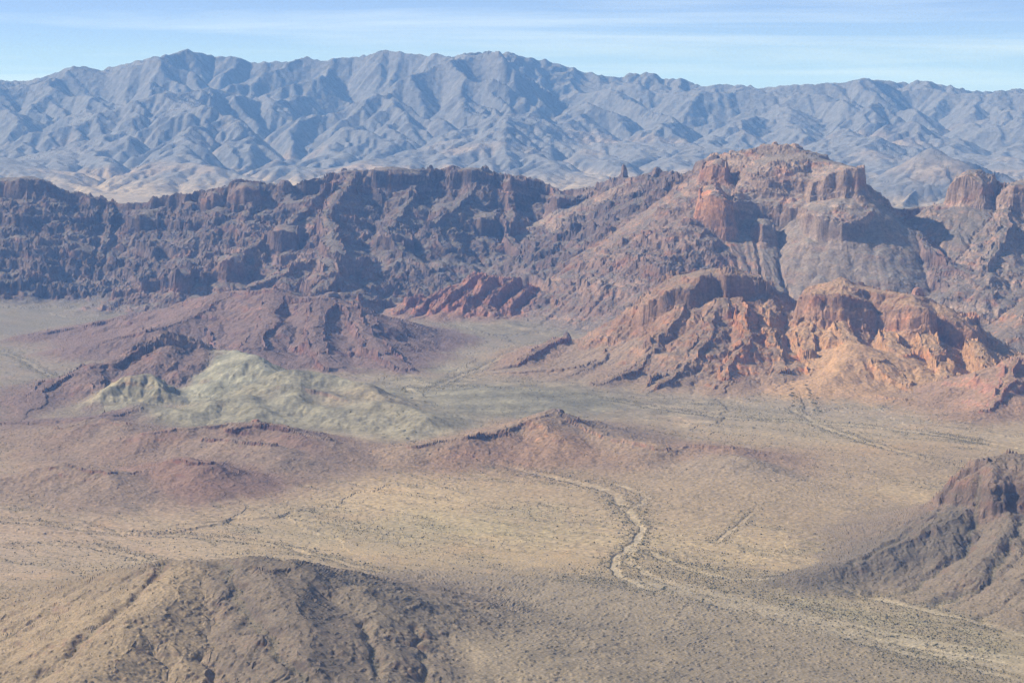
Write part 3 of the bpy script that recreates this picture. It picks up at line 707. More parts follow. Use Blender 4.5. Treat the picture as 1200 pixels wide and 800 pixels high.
BWX = 110 * fbm(GX_ / 150, GY_ / 150, 5, 971); BWY = 150 * fbm(GX_ / 150, GY_ / 150, 5, 977)
def colour_main():
    x, y, z = GX_, GY_, GZ
    gx, gy = grid_grad(z, x, y)
    sl = np.sqrt(gx * gx + gy * gy)
    rock, soil = GA[0:3].copy(), GA[3:6].copy()
    up = sstep(2, 14, z - GFZ)
    n1 = fbm(x / 60, (y + z) / 60, 3, 901); n2 = fbm(x / 300, y / 300, 3, 911); n3 = fbm(x / 18, (y + z) / 18, 2, 921)
    # rock varies: rusty beds, pale beds, desert varnish
    rust = np.array([1.22, .97, .86], F)[:, None, None]; pale = np.array([1.35, 1.32, 1.22], F)[:, None, None]; dark = np.array([.62, .62, .66], F)[:, None, None]
    k = sstep(.10, .55, n1 + .3 * n3)[None]; rock = rock * (1 - k) + rock * rust * k
    k = (.6 * sstep(.15, .6, fbm(x / 140, (z + .06 * x) / 14, 3, 931)))[None]; rock = rock * (1 - k) + rock * pale * k
    bed = np.floor((z + .06 * x + .05 * y + 30 * fbm(x / 240, y / 240, 3, 601) + 2.5 * n3) / 8.0).astype(np.int32)
    hb = _hash(bed, bed * 0 + 5, 77)
    b1 = (hb & np.uint32(255)).astype(F) / 255; b2 = ((hb >> np.uint32(8)) & np.uint32(255)).astype(F) / 255
    rock = rock * np.stack([.74 + .56 * b1 + .10 * b2, .74 + .54 * b1, .76 + .50 * b1 - .06 * b2])
    k = (.75 * sstep(.05, .5, fbm(x / 45, (y + z) / 45, 3, 941)))[None]; rock = rock * (1 - k) + rock * dark * k
    # valley floor: pink brown on the left, golden in the middle, yellow green along the wash, grey violet in the back
    FL = np.ones((3,) + x.shape, F) * np.array(FLOORC, F)[:, None, None]
    def put(c, w):
        w = np.clip(w, 0, 1)[None]
        FL[:] = FL * (1 - w) + np.array(c, F)[:, None, None] * w
    put((0.37, 0.275, 0.20), .9 * sstep(-50, -700, x) )
    put((0.285, 0.236, 0.185), .85 * sstep(3100, 3800, y))
    put((0.20, 0.178, 0.145), .9 * sstep(4200, 5000, y))
    put((0.46, 0.335, 0.19), .8 * blob(640, 680, 170, 60, x, y))
    put((0.42, 0.37, 0.235), .85 * blob(960, 730, 200, 26, x, y)); put((0.42, 0.37, 0.235), .7 * blob(1150, 772, 140, 20, x, y))
    put((0.36, 0.32, 0.19), .5 * blob(560, 620, 170, 22, x, y))
    put((0.40, 0.25, 0.145), .6 * blob(1040, 545, 130, 14, x, y))
    put((0.45, 0.28, 0.15), .7 * blob(1010, 535, 60, 8, x, y))
    put((0.32, 0.22, 0.15), .35 * blob(610, 530, 190, 26, x, y))
    put((0.27, 0.18, 0.14), .35 * blob(250, 515, 160, 24, x, y))
    put((0.255, 0.245, 0.175), .6 * blob(500, 425, 60, 25, x, y))
    put((0.185, 0.165, 0.138), .6 * blob(60, 420, 110, 45, x, y))
    put((0.31, 0.285, 0.20), .55 * blob(380, 480, 170, 30, x, y))
    streak = fbm((x * .62 + y * .78) / 75, (x * .78 - y * .62) / 520, 4, 951)
    FL *= (1 + .22 * streak + .10 * n2)[None]
    k = (sstep(.05, .5, fbm(x / 120, y / 120, 4, 961)) * .45)[None]; FL = FL * (1 - k) + FL * np.array([1.12, .95, .86], F)[:, None, None] * k
    patch = sstep(-.3, .6, fbm((x * .62 + y * .78) / 120, (x * .78 - y * .62) / 420, 3, 2501))
    k = (.42 * patch)[None]; FL = FL * (1 - k) + np.array([0.28, 0.245, 0.165], F)[:, None, None] * k
    FL = FL * 1.12
    soilm = soil * (1 + .14 * n1 + .12 * n2)[None]
    floorness = (1 - sstep(1.0, 10.0, z - GFZ + 4 * n3 + 2 * n1))
    fl_like = (floorness)[None]
    soilm = soilm * (1 - fl_like) + FL * fl_like
    steep = sstep(.42, .85, sl + .22 * n3 + .1 * n1)
    crag = np.clip(GA[6] * 1.6, 0.0, 1)
    k = np.clip(steep * up * (.35 + .65 * crag) + .25 * crag * up, 0, 1)[None]
    col = soilm * (1 - k) + rock * k
    clay = (GWIN == o_green)
    kk = np.where(clay, .78 + .40 * sstep(-.35, .45, fbm(x / 55, (y + 2 * z) / 55, 4, 981)), 1.0)[None]
    col = col * kk
    # pale sand in the washes, and dark bands of scrub in the rills
    k = np.clip(GSAND * 1.0, 0, 1)[None]; col = col * (1 - k) + np.array([0.50, 0.42, 0.30], F)[:, None, None] * k
    k = (.28 * GRILL + .22 * GVEG)[None] * (1 - GSAND)[None]; col = col * (1 - k) + np.array([0.15, 0.14, 0.085], F)[:, None, None] * k
    return np.clip(col * .64, .015, .8)

GCOL = colour_main()

def grass_mask():
    return (1 - sstep(2, 40, GZ - GFZ))

# ------------------------------------------------------------------ materials
def terrain_material(name, bump_d, grain, spot_amt, spot_scale, spot_col=(0.07, 0.072, 0.045, 1)):
    m = bpy.data.materials.new(name)
    m.use_nodes = True
    t = m.node_tree; N = t.nodes; L = t.links
    b = N['Principled BSDF']
    b.inputs['Roughness'].default_value = 0.93
    b.inputs['Specular IOR Level'].default_value = 0.15
    at = N.new('ShaderNodeAttribute'); at.attribute_name = 'stone'
    ge = N.new('ShaderNodeNewGeometry')
    n1 = N.new('ShaderNodeTexNoise'); n1.inputs['Scale'].default_value = grain; n1.inputs['Detail'].default_value = 5; n1.inputs['Roughness'].default_value = .62
    L.new(ge.outputs['Position'], n1.inputs['Vector'])
    r1 = N.new('ShaderNodeMapRange'); r1.inputs['From Min'].default_value = .3; r1.inputs['From Max'].default_value = .7; r1.inputs['To Min'].default_value = .66; r1.inputs['To Max'].default_value = 1.34
    L.new(n1.outputs['Fac'], r1.inputs['Value'])
    mul = N.new('ShaderNodeVectorMath'); mul.operation = 'SCALE'
    L.new(at.outputs['Color'], mul.inputs[0]); L.new(r1.outputs['Result'], mul.inputs['Scale'])
    last = mul.outputs['Vector']
    if spot_amt > 0:
        vo = N.new('ShaderNodeTexVoronoi'); vo.inputs['Scale'].default_value = spot_scale
        L.new(ge.outputs['Position'], vo.inputs['Vector'])
        rs = N.new('ShaderNodeMapRange'); rs.inputs['From Min'].default_value = .22; rs.inputs['From Max'].default_value = .38; rs.inputs['To Min'].default_value = spot_amt; rs.inputs['To Max'].default_value = 0
        L.new(vo.outputs['Distance'], rs.inputs['Value'])
        mx_ = N.new('ShaderNodeMix'); mx_.data_type = 'RGBA'
        L.new(rs.outputs['Result'], mx_.inputs['Factor']); L.new(last, mx_.inputs['A']); mx_.inputs['B'].default_value = spot_col
        last = mx_.outputs['Result']
    L.new(last, b.inputs['Base Color'])
    bp = N.new('ShaderNodeBump'); bp.inputs['Distance'].default_value = bump_d; bp.inputs['Strength'].default_value = 1.0
    n2 = N.new('ShaderNodeTexNoise'); n2.noise_type = 'RIDGED_MULTIFRACTAL'; n2.inputs['Scale'].default_value = grain * .6; n2.inputs['Detail'].default_value = 5; n2.inputs['Roughness'].default_value = .55
    L.new(ge.outputs['Position'], n2.inputs['Vector'])
    L.new(n2.outputs['Fac'], bp.inputs['Height']); L.new(bp.outputs['Normal'], b.inputs['Normal'])
    return m

M_GROUND = terrain_material('desert_soil', .5, .16, .32, .17)
M_ROCK = terrain_material('volcanic_rock', 1.6, .16, .22, .12)
M_NEAR = terrain_material('stony_slope', .55, .38, .34, .24)
M_CLAY = terrain_material('clay_mounds', 0.4, .12, .18, .15)
M_FAR = terrain_material('far_rock', 5.0, .03, .55, .045, (0.06, 0.065, 0.05, 1))

def build_mesh(name, verts, faces, cols, mat, label, kind='structure', smooth=True):
    me = bpy.data.meshes.new(name)
    nf = len(faces); per = faces.shape[1]
    me.vertices.add(len(verts)); me.vertices.foreach_set('co', verts.astype(F).ravel())
    me.loops.add(nf * per); me.loops.foreach_set('vertex_index', faces.astype(np.int32).ravel())
    me.polygons.add(nf); me.polygons.foreach_set('loop_start', np.arange(0, nf * per, per, dtype=np.int32))
    me.polygons.foreach_set('use_smooth', np.full(nf, smooth))
    if cols is not None:
        ca = me.attributes.new('stone', 'FLOAT_COLOR', 'POINT')
        ca.data.foreach_set('color', np.concatenate([cols, np.ones((len(cols), 1))], axis=1).astype(F).ravel())
    me.update(calc_edges=True)
    me.materials.append(mat)
    o = bpy.data.objects.new(name, me)
    C.objects.link(o)
    if kind: o['kind'] = kind
    if label: o['label'] = label
    return o

def grid_faces(nc, nr):
    i = np.arange(nc * nr, dtype=np.int64).reshape(nc, nr)
    return np.stack([i[:-1, :-1], i[1:, :-1], i[1:, 1:], i[:-1, 1:]], -1).reshape(-1, 4)

def sub_mesh(name, V, Fc, Cc, sel, mat, label, smooth=True):
    f = Fc[sel]
    used, inv = np.unique(f, return_inverse=True)
    return build_mesh(name, V[used], inv.reshape(f.shape), Cc[used], mat, label, 'structure', smooth)

V = np.stack([GX_, GY_, GZ], -1).reshape(-1, 3)
Fc = grid_faces(NC, NR)
Cc = GCOL.reshape(3, -1).T
wv = GWIN.copy()
# keep each landform in one clean piece: only where it stands clearly above the floor
wv[(GZ - GFZ) < 2.0] = 0
wf = wv.reshape(-1)[Fc[:, 0]]
for idx in range(len(OBJECTS)):
    sel = np.nonzero(wf == idx)[0]
    if sel.size == 0:
        continue
    nm = OBJECTS[idx]
    mat = M_GROUND if idx in (0,) else (M_CLAY if nm == 'badland_mounds' else M_NEAR if idx in (o_fg, o_rh) else M_ROCK)
    o = sub_mesh(nm, V, Fc, Cc, sel, mat, OBJ_LABEL.get(idx, 'tan desert valley floor dotted with scrub and crossed by pale washes'), nm in ('ground', 'badland_mounds'))
    o['category'] = {'ground': 'ground', 'mountain_ridge': 'mountain', 'mesa_mountain': 'mountain', 'cliff_mountain': 'mountain', 'butte': 'butte', 'rock_outcrop': 'outcrop', 'badland_mounds': 'mounds'}.get(nm, 'hill')

# ------------------------------------------------------------------ the far range, worn down by running water
CREST = [(-200, 110), (-60, 100), (0, 94), (30, 96), (60, 88), (85, 78), (120, 82), (150, 74), (180, 68), (205, 63), (230, 60), (250, 64), (275, 66), (300, 74), (330, 73), (355, 68), (385, 72), (415, 67), (448, 58), (480, 64),
         (520, 67), (560, 63), (590, 59), (612, 67), (640, 71), (665, 80), (700, 88), (725, 93), (745, 85), (770, 89), (800, 93), (830, 101), (860, 99), (895, 105), (930, 100), (970, 99), (1000, 94), (1025, 92), (1055, 99), (1075, 94), (1100, 99), (1140, 106), (1160, 109), (1180, 104), (1200, 104), (1300, 110), (1400, 108)]
D0, D1, DCR = 9500.0, 17600.0, 15200.0
cell = 24.0
gx0, gx1 = -5700.0, 5700.0
nx_, ny_ = int((gx1 - gx0) / cell), int((D1 - D0) / cell)
XX, YY = np.meshgrid(gx0 + cell * np.arange(nx_), D0 + cell * np.arange(ny_))
CRL = DCR + 900 * fbm(XX / 2600, YY / 9000, 3, 1197)
t_ = np.where(YY < CRL, (YY - D0) / (CRL - D0), 1 - (YY - CRL) / (D1 - CRL))
upl = .10 * np.clip(t_, 0, 1) + .90 * np.clip(t_ + .10 * fbm(XX / 1400, YY / 1400, 3, 1199), 0, 1) ** 1.7
upl = upl * (1 + .45 * fbm(XX / 1300, YY / 1300, 3, 1201)) + .015
upl *= sstep(0, .18, t_ + .05 * fbm(XX / 900, YY / 900, 2, 1211))
h0 = (upl * 60 + 16 * fbm(XX / 600, YY / 600, 4, 1221) + 30 + rng.random(XX.shape) * 3).astype(float)
fx = np.zeros(h0.shape, bool); fx[0] = True; fx[-1] = True
h0[0] = 0; h0[-1] = 0
FARH = erode(h0, upl * 9.0, fx, cell, 74, 6.5e-2, .44, 1.5, .012, .85)

def blur(h, n):
    for ax in (0, 1):
        c = np.cumsum(np.pad(h, [(n + 1, n) if a == ax else (0, 0) for a in (0, 1)], mode='edge'), axis=ax)
        L = 2 * n + 1
        h = (np.take(c, range(L, c.shape[ax]), ax) - np.take(c, range(0, c.shape[ax] - L), ax)) / L
    return h
sm_ = blur(blur(FARH, 17), 17)
FARH = np.maximum(sm_ + 1.5 * (FARH - sm_), .25 * FARH)

def sample_grid(G, x, y):
    fi = np.clip((x - gx0) / cell, 1, nx_ - 3.001); fj = np.clip((y - D0) / cell, 1, ny_ - 3.001)
    i = fi.astype(int); j = fj.astype(int); a = fi - i; b = fj - j
    def cub(p0, p1, p2, p3, t):
        return p1 + .5 * t * (p2 - p0 + t * (2 * p0 - 5 * p1 + 4 * p2 - p3 + t * (3 * (p1 - p2) + p3 - p0)))
    rows = [cub(G[j + k, i - 1], G[j + k, i], G[j + k, i + 1], G[j + k, i + 2], a) for k in (-1, 0, 1, 2)]
    return cub(*rows, b)

# match the height of the crest along its length (a smooth factor along the range)
uu = np.linspace(-.33, .33, 260)
dd = np.linspace(D0 + 60, D1 - 90, 330)
UU, DD = np.meshgrid(uu, dd, indexing='ij')
hh = sample_grid(FARH, UU * DD, DD)
want = np.interp(uu * FPX + 600, [c[0] for c in CREST], [c[1] for c in CREST])
fac = np.full(len(uu), 1.0)
for it in range(14):
    zz = hh * fac[:, None]
    ee = (zz + 45 - HCAM) / DD
    k = np.argmax(ee, axis=1)
    dk = dd[k]; target = HCAM + (YH - want) / FPX * dk - 45
    fac *= np.clip(target / np.maximum(zz[np.arange(len(uu)), k], 1), .6, 1.6) ** .8
ker = np.hanning(7); ker /= ker.sum()
fac = np.convolve(np.pad(fac, 3, mode='edge'), ker, 'valid')

NCF, NRF = 860, 280
def far_height(x, y):
    d = y
    u = x / d
    h = sample_grid(FARH, x, y) * np.interp(u, uu, fac)
    n = ridged(x / 330, y / 330, 4, 1301) - .45
    g = sstep(20, 260, h)
    h = h + g * (26 * n + 9 * fbm(x / 55, y / 55, 3, 1311))
    plain = 45 * sstep(7800, 9800, y) + 6 * fbm(x / 700, y / 700, 3, 1321)
    # a lone dark hill on the plain
    z = plain + np.maximum(h, 0) * sstep(D0, D0 + 900, y)
    X = x + 90 * fbm(x / 260, y / 260, 3, 1331); Y = y + 90 * fbm(x / 260, y / 260, 3, 1337)
    pts = [W(*p) for p in ((1012, 224, 8800), (1050, 200, 8900), (1078, 180, 9000), (1095, 172, 9020), (1112, 181, 9020), (1150, 194, 9100), (1200, 214, 9300))]
    pts += [W(*p) for p in ((1095, 172, 9020), (1085, 215, 8750), (1060, 240, 8500))]
    for i in (0, 1, 2, 3, 4, 5, 7, 8):
        p, q = pts[i], pts[i + 1]
        r, t, sd = seg_dist(X, Y, p[0], p[1], q[0], q[1])
        z = np.maximum(z, p[2] + (q[2] - p[2]) * t - 2 - (.45 + .1 * ridged(x / 160, y / 160, 3, 1341)) * r)
    return z

ucf = np.linspace(-.32, .32, 240)
dcf = np.concatenate([np.arange(7000, 8200, 60.0), np.arange(8200, 17500, 25.0)])
U2, D2 = np.meshgrid(ucf, dcf, indexing='ij')
zf = far_height((U2 * D2).astype(F), D2.astype(F))
rowsf = spread_rows(zf, dcf, NRF, .04)
uf = np.linspace(-.32, .32, NCF)
fi = np.clip((uf - ucf[0]) / (ucf[1] - ucf[0]), 0, len(ucf) - 1.001); i0 = fi.astype(int); fr = (fi - i0)[:, None]
DF = (rowsf[i0] * (1 - fr) + rowsf[i0 + 1] * fr).astype(F)
XF = (uf[:, None] * DF).astype(F); YF = DF
ZF = far_height(XF, YF).astype(F)
gxf, gyf = grid_grad(ZF, XF, YF); slf = np.sqrt(gxf ** 2 + gyf ** 2)
base = np.array([0.145, 0.145, 0.16], F)[:, None, None]  # blue tint in the rock colour stands in for part of the haze
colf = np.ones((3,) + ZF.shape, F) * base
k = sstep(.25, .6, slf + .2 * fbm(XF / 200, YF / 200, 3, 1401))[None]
colf = colf * (1 - k) + np.array([0.115, 0.118, 0.135], F)[:, None, None] * k  # steeper rock, with the same painted haze tint
k = (.8 * sstep(.1, .5, fbm(XF / 650, YF / 650, 3, 1411)))[None] * sstep(400, 100, ZF)[None]
colf = colf * (1 - k) + np.array([0.29, 0.22, 0.16], F)[:, None, None] * k
k = sstep(140, 60, ZF)[None]
colf = colf * (1 - k) + np.array([0.25, 0.205, 0.155], F)[:, None, None] * (1 + .3 * fbm(XF / 300, YF / 160, 3, 1421))[None] * k
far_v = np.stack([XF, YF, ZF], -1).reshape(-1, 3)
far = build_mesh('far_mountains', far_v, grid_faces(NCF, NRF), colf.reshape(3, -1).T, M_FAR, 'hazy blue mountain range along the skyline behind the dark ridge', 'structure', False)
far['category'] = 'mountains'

# land beyond the sides and behind, out to the horizon
def skirt():
    a = np.concatenate([np.linspace(math.atan(.31), 2 * math.pi - math.atan(.31), 120)])
    r = np.array([0, 400, 900, 1500, 2200, 3200, 4500, 6500, 9000, 13000, 18500.0])
    A_, R_2 = np.meshgrid(a, r, indexing='ij')
    x = R_2 * np.sin(A_); y = R_2 * np.cos(A_)
    z = -6 + 10 * fbm(x / 900, y / 900, 3, 1501) * sstep(0, 800, R_2)
    z = z - 25 * (1 - sstep(1000, 2000, R_2))
    v = np.stack([x, y, z], -1).reshape(-1, 3)
    c = np.ones((len(v), 3), F) * np.array(FLOORC, F)
    return v, grid_faces(len(a), len(r)), c
v_, f_, c_ = skirt()
o = build_mesh('ground', v_, f_, c_, M_GROUND, 'open desert plain around the valley'); o['category'] = 'ground'

# ------------------------------------------------------------------ standing on the terrain
UCOL = np.linspace(-.31, .31, NC)
def ground_z(x, y):
    c = (x / y + .31) / .62 * (NC - 1)
    i = int(np.clip(c, 0, NC - 2)); t = c - i
    return float(np.interp(y, GY_[i], GZ[i]) * (1 - t) + np.interp(y, GY_[i + 1], GZ[i + 1]) * t)

def rock_material(name, a, b):
    m = bpy.data.materials.new(name); m.use_nodes = True
    t = m.node_tree; N = t.nodes; L = t.links; p = N['Principled BSDF']
    p.inputs['Roughness'].default_value = .92; p.inputs['Specular IOR Level'].default_value = .15
    ge = N.new('ShaderNodeNewGeometry')
    n1 = N.new('ShaderNodeTexNoise'); n1.inputs['Scale'].default_value = .09; n1.inputs['Detail'].default_value = 7; n1.inputs['Roughness'].default_value = .65
    L.new(ge.outputs['Position'], n1.inputs['Vector'])
    cr = N.new('ShaderNodeValToRGB'); cr.color_ramp.elements[0].position = .33; cr.color_ramp.elements[1].position = .66
    cr.color_ramp.elements[0].color = (*a, 1); cr.color_ramp.elements[1].color = (*b, 1)
    L.new(n1.outputs['Fac'], cr.inputs['Fac']); L.new(cr.outputs['Color'], p.inputs['Base Color'])
    bp = N.new('ShaderNodeBump'); bp.inputs['Distance'].default_value = 2.5
    n2 = N.new('ShaderNodeTexNoise'); n2.inputs['Scale'].default_value = .25; n2.inputs['Detail'].default_value = 5
    L.new(ge.outputs['Position'], n2.inputs['Vector']); L.new(n2.outputs['Fac'], bp.inputs['Height']); L.new(bp.outputs['Normal'], p.inputs['Normal'])
    return m
M_RDARK = rock_material('dark_crag', (0.105, 0.082, 0.078), (0.21, 0.15, 0.13))
M_RTAN = rock_material('tan_crag', (0.20, 0.14, 0.105), (0.36, 0.25, 0.18))
M_RRED = rock_material('rust_crag', (0.17, 0.095, 0.075), (0.34, 0.19, 0.13))

import bmesh
def make_rock(name, label, px, py, d, wm, hm, mat, seed, taper=.35, lean=0.0, flat=0.0):
    """an upright crag: a jointed, stepped column whose foot is sunk in the slope; the top is at the given bearing and dip"""
    x, y, ztop = W(px, py, d)
    zb = min(ground_z(x + a * wm * .5, y + b * wm * .5) for a in (-1, 0, 1) for b in (-1, 0, 1))
    h = max(hm, ztop - zb + 4)
    bm = bmesh.new()
    bmesh.ops.create_icosphere(bm, subdivisions=4, radius=1.0)
    co = np.array([v.co[:] for v in bm.verts])
    t = (co[:, 2] + 1) / 2
    prof = 1.0 - taper * t ** 1.3
    rr = np.hypot(co[:, 0], co[:, 1]); ang = np.arctan2(co[:, 1], co[:, 0])
    box = np.maximum(np.abs(np.cos(ang + seed)), np.abs(np.sin(ang + seed)))
    R = np.minimum(rr, 1) ** .45 * (.86 / box * .55 + .45) * prof
    tt = np.sign(co[:, 2]) * np.abs(co[:, 2]) ** .8 * .5 + .5
    X = np.cos(ang) * R * wm * .5; Y = np.sin(ang) * R * wm * .5; Z = tt * h
    k = 1.0 / max(wm, 1) * 2.2
    nz = fbm((ang * 1.4 + seed * 3.1).astype(F), (Z * k * .5).astype(F), 4, 2000 + seed)
    nb = ridged((X * k + seed).astype(F), ((Y + Z * .6) * k).astype(F), 3, 2100 + seed) - .45
    step = np.floor(Z / h * 5 + nb * 2) * .06
    g = 1 + .34 * nz + .35 * nb - step * (1 - flat)
    X *= g; Y *= g
    Z = Z + h * .10 * fbm((X * k * .8 + 9).astype(F), (Y * k * .8).astype(F), 3, 2200 + seed) * tt
    X = X + lean * Z
    for v, a, b, c in zip(bm.verts, X, Y, Z):
        v.co = (a, b, c)
    me = bpy.data.meshes.new(name); bm.to_mesh(me); bm.free()
    me.materials.append(mat)
    o = bpy.data.objects.new(name, me); C.objects.link(o)
    o.location = (x - lean * h, y, ztop - h)
    o['label'] = label; o['category'] = 'rock'
    return o

ROCKS = [
    ('rock_spire', 'lone dark rock spire standing on the saddle of the crest between ridge and tan mountain', 731, 193, 5770, 26, 36, M_RDARK, 1, .5),
    ('rock_block', 'big square dark rock block on the crest left of the long dark ridge summit', 334, 211, 5925, 46, 44, M_RDARK, 2, .15),
    ('rock_crag', 'dark knob on the crest just right of the lone spire', 770, 196, 5640, 44, 26, M_RDARK, 3, .3),
    ('rock_crag', 'smaller dark knob beside the twin knob at the foot of the tan mountain crest', 787, 200, 5600, 30, 22, M_RDARK, 4, .3),
    ('rock_tower', 'dark tower on the ridge crest beside the deep notch', 606, 206, 5960, 46, 40, M_RDARK, 5, .25),
    ('rock_crag', 'small tan knob on the very summit of the mesa mountain', 908, 166, 5415, 26, 18, M_RTAN, 6, .35),
    ('rock_crag', 'low tan knob right of the summit of the mesa mountain', 931, 168, 5395, 34, 18, M_RTAN, 7, .3),
    ('rock_crag', 'tan crag at the left end of the mesa mountain crest', 838, 179, 5490, 30, 24, M_RTAN, 8, .35),
    ('rock_crag', 'tan crag on the crest between the left end and the mesa summit', 858, 176, 5480, 30, 20, M_RTAN, 9, .35),
    ('rock_crag', 'reddish knob standing out halfway down the dark ridge above the shadowed cliff', 458, 279, 5590, 60, 40, M_RRED, 10, .3),
    ('rock_pinnacle', 'small pale pinnacle on top of the purple brown hill', 322, 334, 4690, 24, 28, M_RRED, 11, .55),
    ('rock_crag', 'rounded dark knob on the shoulder of the purple brown hill', 388, 342, 4640, 48, 26, M_RDARK, 12, .2),
    ('rock_pinnacle', 'leftmost of three dark pinnacles at the top of the rust ridge', 190, 390, 4020, 24, 26, M_RDARK, 13, .4),
    ('rock_pinnacle', 'middle of three dark pinnacles at the top of the rust ridge', 207, 393, 4030, 22, 22, M_RTAN, 14, .4),
    ('rock_pinnacle', 'rightmost of three dark pinnacles at the top of the rust ridge', 222, 394, 4040, 24, 22, M_RTAN, 15, .35),
    ('rock_pinnacle', 'small orange pinnacle at the right end of the orange cliffs', 1180, 398, 4195, 16, 26, M_RTAN, 16, .6),
    ('rock_crag', 'rusty knob rising from the caprock of the orange cliffs', 1075, 337, 4300, 40, 26, M_RRED, 17, .35),
    ('rock_outcrop', 'dark jagged outcrop on top of the low mound in mid valley', 655, 479, 3370, 24, 12, M_RDARK, 18, .4),
    ('rock_outcrop', 'small rust outcrop on the low red hill under the pale mounds', 300, 491, 3325, 28, 12, M_RRED, 19, .4),
    ('rock_outcrop', 'small brown outcrop beside the yellow mound in front of the red fins', 505, 392, 4880, 26, 14, M_RRED, 20, .4),
    ('rock_outcrop', 'small outcrop at the head of the low rocky spur near the basin wash', 664, 389, 4490, 22, 14, M_RDARK, 21, .35),
]
for r in ROCKS:
    make_rock(*r)

# ------------------------------------------------------------------ scrub
def scrub_material(name, a, b):
    m = bpy.data.materials.new(name); m.use_nodes = True
    t = m.node_tree; N = t.nodes; L = t.links; p = N['Principled BSDF']
    p.inputs['Roughness'].default_value = .9; p.inputs['Specular IOR Level'].default_value = .1
    ge = N.new('ShaderNodeNewGeometry'); n1 = N.new('ShaderNodeTexNoise'); n1.inputs['Scale'].default_value = .11; n1.inputs['Detail'].default_value = 3
    L.new(ge.outputs['Position'], n1.inputs['Vector'])
    cr = N.new('ShaderNodeValToRGB'); cr.color_ramp.elements[0].position = .35; cr.color_ramp.elements[1].position = .65
    cr.color_ramp.elements[0].color = (*a, 1); cr.color_ramp.elements[1].color = (*b, 1)
    L.new(n1.outputs['Fac'], cr.inputs['Fac']); L.new(cr.outputs['Color'], p.inputs['Base Color'])
    return m
M_SCRUB = scrub_material('creosote', (0.070, 0.064, 0.042), (0.135, 0.12, 0.075))
M_BUSH = scrub_material('mesquite', (0.040, 0.050, 0.026), (0.080, 0.088, 0.042))

def leaf_bush_mesh(name, seed, n_leaf=46):
    """a rounded desert shrub: leaf-sized faces through the crown on a few forked stems"""
    r = np.random.default_rng(seed); vs = []; fs = []
    for k in range(5):
        a = k * 1.2566 + r.uniform(-.3, .3); ex, ey, ez = .45 * math.cos(a), .45 * math.sin(a), .62
        b = len(vs); w = .035
        vs += [(-w, 0, 0), (w, 0, 0), (0, w, 0), (ex - .012, ey, ez), (ex + .012, ey, ez)]
        fs += [(b, b + 1, b + 4, b + 3), (b + 1, b + 2, b + 4)]
    for k in range(n_leaf):
        v = r.normal(size=3); v /= np.linalg.norm(v); q = r.uniform(.45, 1.0) ** .6
        c = np.array([v[0] * q, v[1] * q, .52 + .46 * v[2] * q])
        if c[2] < .08: c[2] = .08 + r.uniform(0, .1)
        u = r.normal(size=3); u /= np.linalg.norm(u); w = np.cross(u, v); w /= np.linalg.norm(w) + 1e-6
        sz = r.uniform(.13, .27); b = len(vs)
        vs += [tuple(c - u * sz), tuple(c + w * sz * .6), tuple(c + u * sz), tuple(c - w * sz * .6)]
        fs += [(b, b + 1, b + 2, b + 3)]
    me = bpy.data.meshes.new(name)
    me.from_pydata(vs, [], fs); me.update()
    return me
BUSH = [leaf_bush_mesh('shrub_leaves', 40 + k) for k in range(4)]
for me in BUSH: me.materials.append(M_BUSH)

rs = np.random.default_rng(77)
def plant(name, x, y, size, label, group, cat='shrub'):
    o = bpy.data.objects.new(name, BUSH[int(rs.integers(4))])
    C.objects.link(o)
    o.location = (x, y, ground_z(x, y) - .08 * size)
    o.rotation_euler = (0, 0, rs.uniform(0, 6.28)); o.scale = (size, size * rs.uniform(.85, 1.15), size * rs.uniform(.75, 1.0))
    o['label'] = label; o['category'] = cat; o['group'] = group

def along(pts, n, spread, lo, hi):
    Q = np.array([on_floor(*p) for p in pts]); seg = np.hypot(*np.diff(Q, axis=0).T); cum = np.concatenate([[0], np.cumsum(seg)])
    for t in np.sort(rs.uniform(lo, hi, n)) * cum[-1]:
        i = min(np.searchsorted(cum, t, side='right') - 1, len(seg) - 1); f = (t - cum[i]) / seg[i]
        p = Q[i] + (Q[i + 1] - Q[i]) * f; nrm = np.array([-(Q[i + 1] - Q[i])[1], (Q[i + 1] - Q[i])[0]]) / seg[i]
        yield p + nrm * (rs.choice([-1, 1]) * (8 + abs(rs.normal()) * spread))
for p in along(WASHES[0][0], 150, 16, .10, .98):
    plant('desert_shrub', p[0], p[1], rs.uniform(1.4, 2.4), 'dark green desert shrub on the bank of the pale sandy wash', 'shrubs along the main wash')
for p in along(WASHES[1][0], 90, 14, .0, .9):
    plant('desert_shrub', p[0], p[1], rs.uniform(1.5, 2.5), 'dark shrub along the faint scrub-lined channel above the fork of the wash', 'shrubs along the upper channel')
for p in along(WASHES[13][0], 46, 11, .0, 1):
    plant('desert_tree', p[0], p[1], rs.uniform(2.4, 4.2), 'dark green bushy desert tree in the canyon mouth below the orange cliffs', 'trees in the canyon mouth', 'tree')

